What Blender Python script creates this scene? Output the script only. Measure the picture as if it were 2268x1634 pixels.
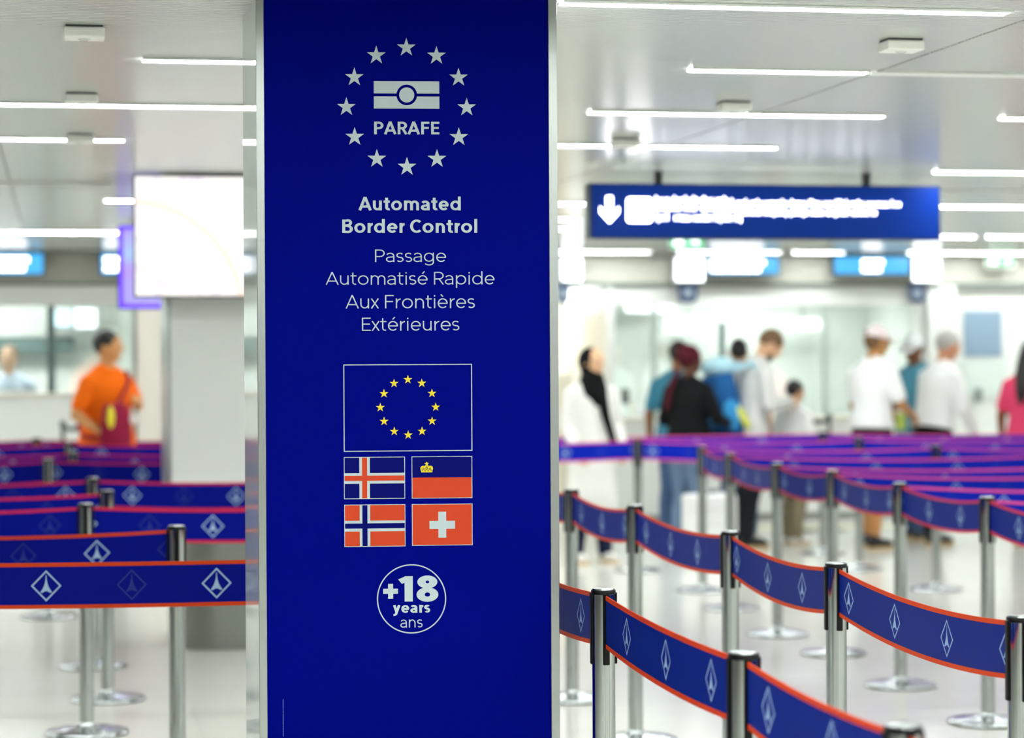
import bpy, bmesh, math, random
import numpy as np
from mathutils import Vector, Matrix

random.seed(7)
scene = bpy.context.scene
COL = scene.collection
for o in list(bpy.data.objects):
    bpy.data.objects.remove(o)

# ------------------------------------------------------------------ camera
CAM_H = 1.63
PSI = math.atan(5300 / 28000)          # the hall is seen turned by about 11 degrees
PITCH, ROLL = 29 / 5300, .005
cd = bpy.data.cameras.new('camera')
cam = bpy.data.objects.new('camera', cd)
COL.objects.link(cam)
fw = Vector((math.sin(PSI) * math.cos(PITCH), math.cos(PSI) * math.cos(PITCH), -math.sin(PITCH)))
r0 = Vector((math.cos(PSI), -math.sin(PSI), 0))
u0 = r0.cross(fw)
rr = r0 * math.cos(ROLL) - u0 * math.sin(ROLL)
uu = r0 * math.sin(ROLL) + u0 * math.cos(ROLL)
cam.matrix_world = Matrix(((rr.x, uu.x, -fw.x, 0), (rr.y, uu.y, -fw.y, 0), (rr.z, uu.z, -fw.z, CAM_H), (0, 0, 0, 1)))
cd.sensor_fit = 'HORIZONTAL'
cd.sensor_width = 36
cd.lens = 5300 / 2268 * 36
cd.clip_end = 200
cd.dof.use_dof = True
cd.dof.focus_distance = 6.55
cd.dof.aperture_fstop = 2.35
scene.camera = cam

# ------------------------------------------------------------------ world, exposure, lamps of the hall
w = bpy.data.worlds.new('world')
scene.world = w
w.use_nodes = True
w.node_tree.nodes['Background'].inputs[0].default_value = (.9, .95, 1, 1)
w.node_tree.nodes['Background'].inputs[1].default_value = .15
vs = scene.view_settings
vs.view_transform = 'Standard'
vs.look = 'None'
vs.exposure = 1.27
vs.gamma = 1
vs.use_curve_mapping = False
scene.cycles.max_bounces = 6
scene.cycles.diffuse_bounces = 3
scene.cycles.glossy_bounces = 3
scene.cycles.adaptive_threshold = .06
scene.cycles.use_light_tree = False
scene.cycles.transparent_max_bounces = 12
scene.cycles.caustics_reflective = False
scene.cycles.caustics_refractive = False
scene.cycles.sample_clamp_indirect = 6

CEIL = 2.63
TUBE_L = 20.0                           # radiance of every light line in the ceiling
TUBE_W = .07


# the light comes from the linear fixtures built further down, in view and out of it

# ------------------------------------------------------------------ materials
def lin(c):
    if isinstance(c, str):
        c = tuple(int(c[i:i + 2], 16) / 255 for i in (0, 2, 4))
    return tuple((v / 12.92 if v <= .04045 else ((v + .055) / 1.055) ** 2.4) for v in c)

MATS = {}
def mat(name, col, rough=.5, metal=0., spec=.5, bump=0., bscale=60., var=0., emit=None, es=0., coat=0.):
    if name in MATS:
        return MATS[name]
    m = bpy.data.materials.new(name)
    m.use_nodes = True
    nt = m.node_tree
    b = nt.nodes['Principled BSDF']
    c = lin(col)
    b.inputs['Base Color'].default_value = (*c, 1)
    b.inputs['Roughness'].default_value = rough
    b.inputs['Metallic'].default_value = metal
    b.inputs['Specular IOR Level'].default_value = spec
    b.inputs['Coat Weight'].default_value = coat
    if emit is not None:
        b.inputs['Emission Color'].default_value = (*lin(emit), 1)
        b.inputs['Emission Strength'].default_value = es
    if bump or var:
        tc = nt.nodes.new('ShaderNodeTexCoord')
        n = nt.nodes.new('ShaderNodeTexNoise')
        n.inputs['Scale'].default_value = bscale
        n.inputs['Detail'].default_value = 4
        nt.links.new(tc.outputs['Object'], n.inputs['Vector'])
        if bump:
            bp = nt.nodes.new('ShaderNodeBump')
            bp.inputs['Strength'].default_value = bump
            bp.inputs['Distance'].default_value = .003
            nt.links.new(n.outputs['Fac'], bp.inputs['Height'])
            nt.links.new(bp.outputs['Normal'], b.inputs['Normal'])
        if var:
            r = nt.nodes.new('ShaderNodeMix')
            r.data_type = 'RGBA'
            r.inputs[6].default_value = (*[v * (1 - var) for v in c], 1)
            r.inputs[7].default_value = (*[min(1, v * (1 + var)) for v in c], 1)
            nt.links.new(n.outputs['Fac'], r.inputs[0])
            nt.links.new(r.outputs[2], b.inputs['Base Color'])
    MATS[name] = m
    return m

def glow(name, col, strength, lamp=False):
    m = mat(name, '101010', .4, emit=col, es=strength)
    m.cycles.emission_sampling = 'FRONT' if lamp else 'NONE'
    return m

def glass_mat(name, tint, alpha=.82):
    if name in MATS:
        return MATS[name]
    m = bpy.data.materials.new(name)
    m.use_nodes = True
    nt = m.node_tree
    nt.nodes.remove(nt.nodes['Principled BSDF'])
    out = nt.nodes['Material Output']
    tr = nt.nodes.new('ShaderNodeBsdfTransparent')
    tr.inputs[0].default_value = (*lin(tint), 1)
    gl = nt.nodes.new('ShaderNodeBsdfGlossy')
    gl.inputs['Roughness'].default_value = .03
    gl.inputs[0].default_value = (.9, 1, .97, 1)
    fr = nt.nodes.new('ShaderNodeFresnel')
    fr.inputs[0].default_value = 1.5
    ad = nt.nodes.new('ShaderNodeMath')
    ad.operation = 'ADD'
    ad.inputs[1].default_value = 1 - alpha
    mx = nt.nodes.new('ShaderNodeMixShader')
    nt.links.new(fr.outputs[0], ad.inputs[0])
    nt.links.new(ad.outputs[0], mx.inputs[0])
    nt.links.new(tr.outputs[0], mx.inputs[1])
    nt.links.new(gl.outputs[0], mx.inputs[2])
    nt.links.new(mx.outputs[0], out.inputs[0])
    MATS[name] = m
    return m

CHROME = mat('chrome', 'b2b6b5', .07, 1.)
CHROME_B = mat('chrome_base', 'c6cacc', .16, 1.)
BRUSHED = mat('brushed_aluminium', 'b4b8b6', .28, 1., bump=.05, bscale=40)
BLACKP = mat('black_plastic', '030304', .38, spec=.2)
BLUE_PANEL = mat('sign_blue', '00066c', .5, spec=.015, var=.03, bscale=3)
PRINT_W = mat('print_white', 'aab6ba', .5, spec=.3)
PRINT_R = mat('print_red', 'b83404', .5, spec=.3)
PRINT_Y = mat('print_yellow', 'ccb81e', .5, spec=.3)
PRINT_N = mat('print_navy', '00045c', .45, spec=.06)
PRINT_K = mat('print_dark_gold', '5a5208', .5)
LACQ = mat('lacquered_side', 'd2d8d6', .06, spec=.5)
WHITE_WALL = mat('white_wall', 'e6e8e4', .55, var=.02, bscale=2)
WHITE_PANEL = mat('white_panel', 'eceeec', .35, var=.015, bscale=2)
CREAM = mat('cream_panel', 'dedad0', .5, var=.02, bscale=2)
GREY_STEEL = mat('grey_steel', '8e918c', .32, .8, bump=.05, bscale=50)
DARK_GREY = mat('dark_grey', '3c4444', .5)
SLATE = mat('slate_green_frame', '5c6e6e', .45)
TUBE_MAT = glow('light_tube', 'f9fffb', TUBE_L, True)
HOUSING = mat('light_housing', 'e8eae8', .4)

# ------------------------------------------------------------------ mesh helpers
class MB:
    def __init__(s):
        s.v, s.f = [], []
    def add(s, vs_, fs_):
        k = len(s.v)
        s.v += [tuple(p) for p in vs_]
        s.f += [tuple(i + k for i in f) for f in fs_]
        return s
    def box(s, x0, x1, y0, y1, z0, z1):
        return s.add([(x0, y0, z0), (x1, y0, z0), (x1, y1, z0), (x0, y1, z0), (x0, y0, z1), (x1, y0, z1), (x1, y1, z1), (x0, y1, z1)],
                     [(0, 3, 2, 1), (4, 5, 6, 7), (0, 1, 5, 4), (1, 2, 6, 5), (2, 3, 7, 6), (3, 0, 4, 7)])
    def prism(s, pts, z0, z1):
        n = len(pts)
        return s.add([(x, y, z0) for x, y in pts] + [(x, y, z1) for x, y in pts],
                     [tuple(reversed(range(n))), tuple(range(n, 2 * n))] + [(i, (i + 1) % n, n + (i + 1) % n, n + i) for i in range(n)])
    def slabxz(s, pts, y0, y1):
        # outline in x,z standing up, thickness along y (front at y0)
        n = len(pts)
        return s.add([(x, y0, z) for x, z in pts] + [(x, y1, z) for x, z in pts],
                     [tuple(range(n)), tuple(reversed(range(n, 2 * n)))] + [(i, n + i, n + (i + 1) % n, (i + 1) % n) for i in range(n)])
    def lathe(s, prof, n=32, c=(0, 0, 0)):
        # prof: (r, z) from bottom to top, closed at the axis
        k = len(prof)
        vv = []
        for i in range(n):
            a = 2 * math.pi * i / n
            for r, z in prof:
                vv.append((c[0] + r * math.cos(a), c[1] + r * math.sin(a), c[2] + z))
        ff = []
        for i in range(n):
            j = (i + 1) % n
            for q in range(k - 1):
                ff.append((i * k + q, j * k + q, j * k + q + 1, i * k + q + 1))
        ff.append(tuple(i * k for i in reversed(range(n))))
        ff.append(tuple(i * k + k - 1 for i in range(n)))
        return s.add(vv, ff)
    def mesh(s, name, m, smooth=None):
        me = bpy.data.meshes.new(name)
        me.from_pydata(s.v, [], s.f)
        me.materials.append(m)
        if smooth is not None:
            for p in me.polygons:
                p.use_smooth = True
            try:
                me.set_sharp_from_angle(angle=math.radians(smooth))
            except Exception:
                pass
        me.update()
        return me
    def build(s, name, m, parent=None, smooth=None, loc=None):
        return link(name, s.mesh(name, m, smooth), parent, loc)

def link(name, me, parent=None, loc=None):
    o = bpy.data.objects.new(name, me)
    COL.objects.link(o)
    if parent is not None:
        o.parent = parent
    if loc is not None:
        o.location = loc
    return o

def bevel(o, wdt, seg=2):
    md = o.modifiers.new('bevel', 'BEVEL')
    md.width = wdt
    md.segments = seg
    md.limit_method = 'ANGLE'
    return o

def tag(o, label, cat, group=None, kind=None):
    if label:
        o['label'] = label
    if cat:
        o['category'] = cat
    if group:
        o['group'] = group
    if kind:
        o['kind'] = kind
    return o

def thing(name, label, cat, loc=(0, 0, 0), rz=0, group=None):
    o = bpy.data.objects.new(name, None)
    o.empty_display_size = .1
    COL.objects.link(o)
    o.location = loc
    o.rotation_euler = (0, 0, rz)
    return tag(o, label, cat, group)

def struct(o, label=None):
    o['kind'] = 'structure'
    if label:
        o['label'] = label
    return o

def copy_tree(src, parent=None):
    c = src.copy()
    COL.objects.link(c)
    if parent is not None:
        c.parent = parent
    for ch in [x for x in bpy.data.objects if x.parent == src]:
        copy_tree(ch, c)
    return c

ORD = ['first', 'second', 'third', 'fourth', 'fifth', 'sixth', 'seventh', 'eighth', 'ninth', 'tenth', 'eleventh', 'twelfth', 'thirteenth']

# ------------------------------------------------------------------ the hall
X0, X1, Y0, Y1 = -9., 17., -7., 26.
FLOOR_M = bpy.data.materials.new('polished_stone')
FLOOR_M.use_nodes = True
nt = FLOOR_M.node_tree
b = nt.nodes['Principled BSDF']
tc = nt.nodes.new('ShaderNodeTexCoord')
n1 = nt.nodes.new('ShaderNodeTexNoise')
n1.inputs['Scale'].default_value = 1.3
n1.inputs['Detail'].default_value = 6
n2 = nt.nodes.new('ShaderNodeTexNoise')
n2.inputs['Scale'].default_value = 55
mx = nt.nodes.new('ShaderNodeMix')
mx.data_type = 'RGBA'
mx.inputs[6].default_value = (*lin('e6e5dc'), 1)
mx.inputs[7].default_value = (*lin('f2f1e9'), 1)
mx2 = nt.nodes.new('ShaderNodeMix')
mx2.data_type = 'RGBA'
mx2.blend_type = 'MULTIPLY'
mx2.inputs[0].default_value = .05
nt.links.new(tc.outputs['Object'], n1.inputs['Vector'])
nt.links.new(tc.outputs['Object'], n2.inputs['Vector'])
nt.links.new(n1.outputs['Fac'], mx.inputs[0])
nt.links.new(mx.outputs[2], mx2.inputs[6])
nt.links.new(n2.outputs['Fac'], mx2.inputs[7])
nt.links.new(mx2.outputs[2], b.inputs['Base Color'])
b.inputs['Roughness'].default_value = .16
JOINT = mat('floor_joint', 'b8b5aa', .6)

fl = struct(MB().box(X0, X1, Y0, Y1, -.2, -.003).build('floor', FLOOR_M))
# stone tiles laid over the part of the floor the picture shows
TS = .9
tile = MB().box(.0015, TS - .0015, .0015, TS - .0015, -.003, 0).mesh('tile', FLOOR_M)
first_y, first_x = 3.6, -1.2
for j in range(21):
    y = first_y + j * TS
    for i in range(12):
        x = first_x + i * TS
        lo, hi = -.02 * y - .95, .47 * y + 1.0
        if x + TS > lo and x < hi and len([1]) and y < 22.6:
            t = link('tile', tile, fl, (x, y, 0))

CEIL_M = mat('ceiling_slat', 'cbcfcb', .2, spec=.42)
CEIL_B = mat('ceiling_backing', '6c706e', .7)
ce = struct(MB().box(X0, X1, Y0, 22.62, CEIL + .016, CEIL + .2).build('ceiling', CEIL_B))
sl = MB()
PIT = .031
segs = ((X0, -.27), (-.262, 2.846), (2.858, 5.96), (5.968, 9.07), (9.078, X1))
y = 5.2
while y < 22.6:
    for a, bb in segs:
        sl.box(a, bb, y, y + PIT - .008, CEIL, CEIL + .016)
    y += PIT
so = sl.build('slat', CEIL_M, ce)
so['kind'] = 'stuff'
MB().box(X0, X1, Y0, 5.195, CEIL, CEIL + .016).build('ceiling_panel', CEIL_M, ce)
struct(MB().box(X0 - .2, X0, Y0, Y1, -.2, 3).build('wall_left', mat('grey_wall', 'a2a6a6', .6, var=.03, bscale=2)))
struct(MB().box(X1, X1 + .2, Y0, Y1, -.2, 3).build('wall_right', mat('grey_wall', 'a2a6a6', .6)))
struct(MB().box(X0, X1, Y0 - .2, Y0, -.2, 3).build('wall_front', mat('dark_wall', '303436', .6, var=.03, bscale=2)))
struct(MB().box(X0, X1, Y1, Y1 + .2, -.2, 3.4).build('wall_back', WHITE_WALL))
struct(MB().box(X0, X1, 22.62, Y1, 3.0, 3.2).build('ceiling_booths', WHITE_WALL))

# ------------------------------------------------------------------ light lines in the ceiling
rows = [
    (6.62, [(1.40, 2.74, 1)]),
    (8.10, [(.28, 1.55, 1), (2.17, 2.82, 1), (2.84, 4.6, 0)]),
    (9.58, [(-1.6, 1.6, 1), (2.14, 2.795, 1), (2.80, 3.41, 1), (3.93, 6.0, 1)]),
    (11.10, [(-1.6, .04, 1), (.14, .30, 1), (.86, 1.6, 1), (1.9, 2.59, 1), (2.70, 3.41, 1)]),
    (12.45, [(4.72, 6.6, 1)]),
    (13.9, [(-1.4, .3, 0), (3.45, 5.1, 1), (5.3, 6.5, 0)]),  # lit piece is added unseen behind the hanging sign to brighten the travellers
    (15.36, [(.29, 2.0, 1), (2.5, 3.43, 1), (3.5, 5.72, 1), (5.83, 8.2, 1)]),  # third piece added behind the hanging sign to brighten the travellers
    (17.1, [(.56, 2.6, 1), (2.9, 3.75, 1), (3.85, 6.3, 1)]),  # first and last pieces added out of sight for more light
    (18.4, [(.62, 2.8, 1), (3.1, 4.0, 1), (4.1, 6.8, 1)]),  # first and last pieces likewise added, hidden from view, for brightness
    (19.3, [(-1.6, .48, 1), (7.32, 7.69, 1), (7.79, 10.2, 1)]),
    (20.8, [(.70, 3.4, 1)]),  # added out of sight to brighten the monitor side
    (22.45, [(4.2, 5.63, 1), (5.9, 6.94, 1), (7.06, 7.58, 1), (8.24, 10.4, 1)]),
]
UNLIT = mat('light_tube_off', 'f4f6f4', .35)
def fixture(a, bb, yy, lit, label):
    t = thing('ceiling_light', label, 'ceiling light', ((a + bb) / 2, yy, CEIL), group='linear ceiling lights')
    L = (bb - a) / 2
    h = MB()
    hw = TUBE_W / 2 + .006
    h.box(-L, L, -hw, -TUBE_W / 2, -.008, .0).box(-L, L, TUBE_W / 2, hw, -.008, .0).box(-L, L, -hw, hw, -.0015, -.0005)
    h.build('housing', HOUSING, t)
    # the tube's shining face
    MB().add([(-L + .004, -TUBE_W / 2, -.006), (L - .004, -TUBE_W / 2, -.006), (L - .004, TUBE_W / 2, -.006), (-L + .004, TUBE_W / 2, -.006)], [(3, 2, 1, 0)]).build('diffuser', TUBE_MAT if lit else UNLIT, t)
for ri, (yy, items) in enumerate(rows):
    for k, (a, bb, lit) in enumerate(items):
        fixture(a, bb, yy, lit, '%s linear ceiling light, %s row from the pillar, %s along from the monitor' % ('glowing' if lit else 'unlit', ORD[ri], ORD[k]))
# the rows go on behind the camera and to both sides of the view
for k in range(8):
    fixture(-2.5, 3.4, 5.12 - 1.5 * k, 1, 'glowing linear ceiling light, %s row before the pillar face, monitor side' % ORD[k])
    fixture(3.7, 13, 5.12 - 1.5 * k, 1, 'glowing linear ceiling light, %s row before the pillar face, lane side' % ORD[k])
for k in range(11):
    if k > 3:
        fixture(-7, -2.0, 6.62 + 1.5 * k, 1, 'glowing linear ceiling light beyond the monitor side lanes, %s row' % ORD[k])
    fixture(10.5, 15, 6.62 + 1.5 * k, 1, 'glowing linear ceiling light beyond the travellers lanes, %s row' % ORD[k])
t = thing('passage_fill', 'broad fill light added out of view behind the booths', 'ceiling light', (3.5, 24.9, 2.995))  # unseen light added to brighten the passage and back wall
MB().box(-7.05, 7.05, -.17, .17, -.02, 0).build('housing', HOUSING, t)
MB().box(-7, 7, -.15, .15, -.03, -.02).build('diffuser', glow('passage_fill_glow', 'f9fffb', 13., True), t)

# small white boxes under the ceiling
for k, (x, y) in enumerate(((.08, 7.34), (.09, 9.2), (.10, 10.88), (2.64, 7.26), (2.63, 9.15), (2.58, 10.78))):
    t = thing('ceiling_sensor', 'small white ceiling sensor box, %s from the pillar on %s side' % (ORD[k % 3], 'the monitor' if k < 3 else 'the hanging sign'),
              'sensor', (x, y, CEIL), group='sensor boxes under the ceiling')
    bevel(MB().box(-.062, .062, -.05, .05, -.038, -.006).build('body', mat('sensor_white', 'f0f0ec', .4), t), .006)
    MB().box(-.055, .055, -.045, .045, -.006, 0).build('mounting_plate', DARK_GREY, t)
    MB().lathe([(.012, -.043), (.016, -.041), (.018, -.0375)], 16).build('lens', mat('sensor_lens', 'cfd2d0', .2), t, 40)

# ------------------------------------------------------------------ the blue sign pillar
FL = Vector((.5394, 6.6238, 0))
UD = Vector((.8283397, -.0890493, 0)).normalized()
PW = .8331
ANG = math.atan2(UD.y, UD.x)
pil = thing('sign_pillar', 'tall dark blue border control pillar with white stars, lettering and flags', 'sign pillar', FL, ANG)
pil['kind'] = 'thing'
# local frame: x along the face, y into the pillar, z up
ca, sa = math.cos(-ANG), math.sin(-ANG)
dy = Vector((0 * ca - .49 * sa, 0 * sa + .49 * ca))        # the sides follow the axis of the hall
bodypts = [(.0, .012), (PW, .012), (PW + dy.x, .49), (dy.x, .49)]
MB().prism(bodypts, 0, CEIL).build('body', LACQ, pil)
def trim(u0_, u1_, name):
    o = MB().box(u0_, u1_, -.004, .012, 0, CEIL).build(name, BRUSHED, pil)
    return bevel(o, .002)
trim(-.001, .0215, 'edge_trim')
trim(.8095, PW + .001, 'edge_trim')
MB().box(.0215, .8095, -.0005, .012, 0, CEIL).build('panel', BLUE_PANEL, pil)
PF, PB = -.0013, -.0004                                     # face and back of the print

def art(name, pts, m, parent=pil, lift=0.):
    return MB().slabxz(pts, PF - lift, PB).build(name, m, parent)
def rect(name, a, bb, c, d, m, parent=pil, lift=0.):
    return art(name, [(a, c), (bb, c), (bb, d), (a, d)], m, parent, lift)
def star_pts(cx, cz, R):
    return [(cx + (R if i % 2 == 0 else R * .382) * math.sin(math.pi * i / 5), cz + (R if i % 2 == 0 else R * .382) * math.cos(math.pi * i / 5)) for i in range(10)]
def star_mesh(R, m, name='star'):
    return MB().slabxz(list(reversed(star_pts(0, 0, R))), PF, PB).mesh(name, m)
def ring_obj(name, cx, cz, r1, r2, m, parent=pil, n=64, a0=0., a1=2 * math.pi, lift=0.):
    mb = MB()
    vv, ff = [], []
    closed = abs(a1 - a0 - 2 * math.pi) < 1e-6
    k = n if closed else n + 1
    for i in range(k):
        a = a0 + (a1 - a0) * i / n
        for r in (r1, r2):
            for yy in (PF - lift, PB):
                vv.append((cx + r * math.cos(a), yy, cz + r * math.sin(a)))
    for i in range(n):
        p, q = i * 4, ((i + 1) % k) * 4
        ff += [(p, q, q + 2, p + 2), (p + 1, p + 3, q + 3, q + 1), (p, p + 1, q + 1, q), (p + 2, q + 2, q + 3, p + 3)]
    mb.add(vv, ff)
    return mb.build(name, m, parent)

sm = star_mesh(.0272, PRINT_W)
for i in range(12):
    a = 2 * math.pi * i / 12
    link('star', sm, pil, (.4147 + .1668 * math.sin(a), 0, 2.3210 + .1652 * math.cos(a)))

# the passport mark: two bars bitten by a ring
icon = bpy.data.objects.new('passport_mark', None)
COL.objects.link(icon)
icon.parent = pil
icx, icz, icr = .4150, 2.3549, .0287
def half_bar(up):
    s = 1 if up else -1
    za, zb = (2.3589, 2.3929) if up else (2.3508, 2.3170)
    ai = math.asin(abs(za - icz) / icr)
    pts = [(.3239, za), (icx - icr * math.cos(ai), za)]
    for k in range(1, 16):
        a = math.pi - ai - (math.pi - 2 * ai) * k / 16
        pts.append((icx + icr * math.cos(a), icz + s * icr * math.sin(a)))
    pts += [(icx + icr * math.cos(ai), za), (.5054, za), (.5054, zb), (.3239, zb)]
    if not up:
        pass
    mb = MB().slabxz(pts if not up else pts, PF, PB)
    o = mb.build('bar', PRINT_W, icon)
    return o
half_bar(True)
half_bar(False)
art('disc', [(icx + .0209 * math.cos(2 * math.pi * i / 40), icz + .0209 * math.sin(2 * math.pi * i / 40)) for i in range(40)], PRINT_W, icon)

# a geometric sans drawn with strokes: every letter is a set of centre lines swept with a pen wv wide and wh high
XH, CAP, ASC, DESC = .74, 1.0, 1.04, -.27
def arc(cx, cy, rx, ry, a0, a1, n=22):
    return [(cx + rx * math.cos(math.radians(a0 + (a1 - a0) * i / n)), cy + ry * math.sin(math.radians(a0 + (a1 - a0) * i / n))) for i in range(n + 1)]
def glyph(ch, wv, wh):
    h, g = wv / 2, wh / 2
    bw = .55 * max(0, wv - .09)                   # bolder letters run wider
    if ch in 'éè':
        st, W, l, r = glyph('e', wv, wh)
        c = W / 2
        st = st + [[(c - .02, XH + .12), (c + .13, XH + .30)] if ch == 'é' else [(c + .02, XH + .12), (c - .13, XH + .30)]]
        return st, W, l, r
    if ch == 'o':
        W = .74 + bw
        return [arc(W / 2, XH / 2, W / 2 - h, XH / 2 - g, 0, 360, 40)], W, .06, .06
    if ch == 'n':
        W = .60 + bw
        return [[(h, 0), (h, XH)], arc(W / 2, XH - .32, W / 2 - h, .32 - g, 180, 0) + [(W - h, 0)]], W, .10, .09
    if ch == 'u':
        W = .60 + bw
        return [[(W - h, 0), (W - h, XH)], [(h, XH)] + arc(W / 2, .32, W / 2 - h, .32 - g, 180, 360)], W, .09, .10
    if ch == 'm':
        W = 1.02 + 1.5 * bw
        q = (W + wv) / 2
        return [[(h, 0), (h, XH)], arc(q / 2, XH - .30, q / 2 - h, .30 - g, 180, 0) + [(q - h, 0)],
                arc(q - wv + q / 2, XH - .30, q / 2 - h, .30 - g, 180, 0) + [(W - h, 0)]], W, .10, .09
    if ch == 'r':
        W = .36 + bw * .6
        return [[(h, 0), (h, XH)], arc(W, XH - .40, W - h, .40 - g, 180, 95)], W, .10, .01
    if ch == 't':
        W = .42 + bw * .6
        s_ = .12 + h
        return [[(s_, .95), (s_, .20)] + arc(s_ + .17, .20, .17, .20 - g, 180, 290), [(0, XH - g), (W, XH - g)]], W, .03, .04
    if ch == 'a':
        W = .57 + bw
        return [arc(W / 2 - .01, XH - .26, W / 2 - h + .01, .26 - g, 150, 0) + [(W - h, 0)],
                [(W - h, .42)] + arc(W / 2 - .02, .215, W / 2 - h - .02 + .02, .215 - g + .005, 90, 270) + [(W - h, .10)]], W, .06, .09
    if ch == 'e':
        W = .69 + bw
        return [arc(W / 2, XH / 2, W / 2 - h, XH / 2 - g, 0, 318, 36), [(h, XH / 2 - .005), (W - h * .4, XH / 2 - .005)]], W, .06, .05
    if ch == 'd':
        W = .72 + bw
        return [[(W - h, 0), (W - h, ASC)], arc((W - h) / 2 + h * .5, XH / 2, (W - h) / 2 - h * .5, XH / 2 - g, 0, 360, 40)], W, .06, .10
    if ch == 'p':
        W = .72 + bw
        return [[(h, DESC), (h, XH)], arc((W + h) / 2 - h * .5, XH / 2, (W - h) / 2 - h * .5, XH / 2 - g, 0, 360, 40)], W, .10, .06
    if ch == 'g':
        W = .70 + bw
        return [[(W - h, XH), (W - h, .02)] + arc(W / 2, -.02, W / 2 - h, .26 - g, 0, -150), arc(W / 2, XH / 2 + .01, W / 2 - h, XH / 2 - g - .01, 0, 360, 40)], W, .06, .10
    if ch == 's':
        W = .50 + bw
        ry = (XH - wh) / 4
        return [arc(W / 2, XH - g - ry, W / 2 - h, ry, 35, 270) + arc(W / 2, g + ry, W / 2 - h, ry, 90, -145)[1:]], W, .05, .05
    if ch == 'i':
        d = max(wv, .11)
        return [[(d / 2, 0), (d / 2, XH)], [(d / 2, .88), (d / 2, .88 + max(wh, .10))]], d, .10, .10
    if ch == 'l':
        return [[(h, 0), (h, ASC)]], wv, .10, .10
    if ch == 'x':
        W = .56 + bw
        return [[(h, 0), (W - h, XH)], [(h, XH), (W - h, 0)]], W, .02, .02
    if ch == 'y':
        W = .64 + bw
        return [[(h, XH), (W / 2, .04)], [(W - h, XH), (W * .36, -.16), (W * .22, DESC + g), (.04, DESC + g)]], W, .02, .02
    if ch == 'A':
        W = .90 + bw
        return [[(h * .8, 0), (W / 2, CAP)], [(W - h * .8, 0), (W / 2, CAP)], [(W * .20, .29), (W * .80, .29)]], W, .01, .01
    if ch == 'B':
        W = .70 + bw
        m = .53
        return [[(h, 0), (h, CAP)], [(h, CAP - g), (W * .50, CAP - g)] + arc(W * .50, (CAP + m) / 2, W * .43 - h, (CAP - m) / 2 - g * .5, 90, -90) + [(h, m)],
                [(h, m), (W * .55, m)] + arc(W * .55, m / 2 + g * .25, W * .45 - h, m / 2 - g * .6, 90, -90) + [(h, g)]], W, .10, .05
    if ch == 'C':
        W = .86 + bw
        return [arc(W / 2 + .02, CAP / 2, W / 2 - h + .02, CAP / 2 - g, 47, 313, 36)], W, .06, -.08
    if ch in 'PR':
        W = .68 + bw
        m = .40
        st = [[(h, 0), (h, CAP)], [(h, CAP - g), (W * .5, CAP - g)] + arc(W * .5, (CAP + m) / 2, W * .5 - h, (CAP - m) / 2 - g, 90, -90) + [(h, m + g)]]
        if ch == 'R':
            st.append([(W * .52, m + g), (W - h * .6, 0)])
        return st, W, .10, .04
    if ch in 'FE':
        W = .60 + bw * .8
        st = [[(h, 0), (h, CAP)], [(h, CAP - g), (W, CAP - g)], [(h, .51), (W * .92, .51)]]
        if ch == 'E':
            st.append([(h, g), (W, g)])
        return st, W, .10, .04
    if ch == '1':
        W = .34 + bw
        return [[(W - h, 0), (W - h, CAP)], [(W - h, CAP - g), (W - h - .08, CAP - g - .01), (.02, CAP - g - .11)]], W, .02, .07
    if ch == '8':
        W = .62 + bw
        ru, rl = .235, .265
        return [arc(W / 2, CAP - ru, W / 2 - h - .03, ru - g * .8, 0, 360, 40), arc(W / 2, rl, W / 2 - h, rl - g * .8, 0, 360, 40)], W, .05, .05
    return [], .30, 0, 0

def sweep(mb, pts, wv, wh, y, back, fx, fz):
    n = len(pts)
    closed = math.dist(pts[0], pts[-1]) < 1e-6
    L, R_ = [], []
    for i, p in enumerate(pts):
        if closed:
            a, c = pts[(i - 1) % (n - 1)], pts[(i + 1) % (n - 1)]
        else:
            a, c = pts[max(0, i - 1)], pts[min(n - 1, i + 1)]
        dx, dz = c[0] - a[0], c[1] - a[1]
        q = math.hypot(dx, dz) or 1
        nx, nz = -dz / q, dx / q
        L.append((p[0] + nx * wv / 2, p[1] + nz * wh / 2))
        R_.append((p[0] - nx * wv / 2, p[1] - nz * wh / 2))
    vv, ff = [], []
    for a, c in zip(L, R_):
        vv += [(fx(a[0]), y, fz(a[1])), (fx(c[0]), y, fz(c[1])), (fx(a[0]), back, fz(a[1])), (fx(c[0]), back, fz(c[1]))]
    for i in range(n - 1):
        p, q = i * 4, i * 4 + 4
        ff += [(p, p + 1, q + 1, q), (p + 2, q + 2, q + 3, p + 3), (p, q, q + 2, p + 2), (p + 1, p + 3, q + 3, q + 1)]
    if not closed:
        k = (n - 1) * 4
        ff += [(0, 2, 3, 1), (k, k + 1, k + 3, k + 2)]
    mb.add(vv, ff)

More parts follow.
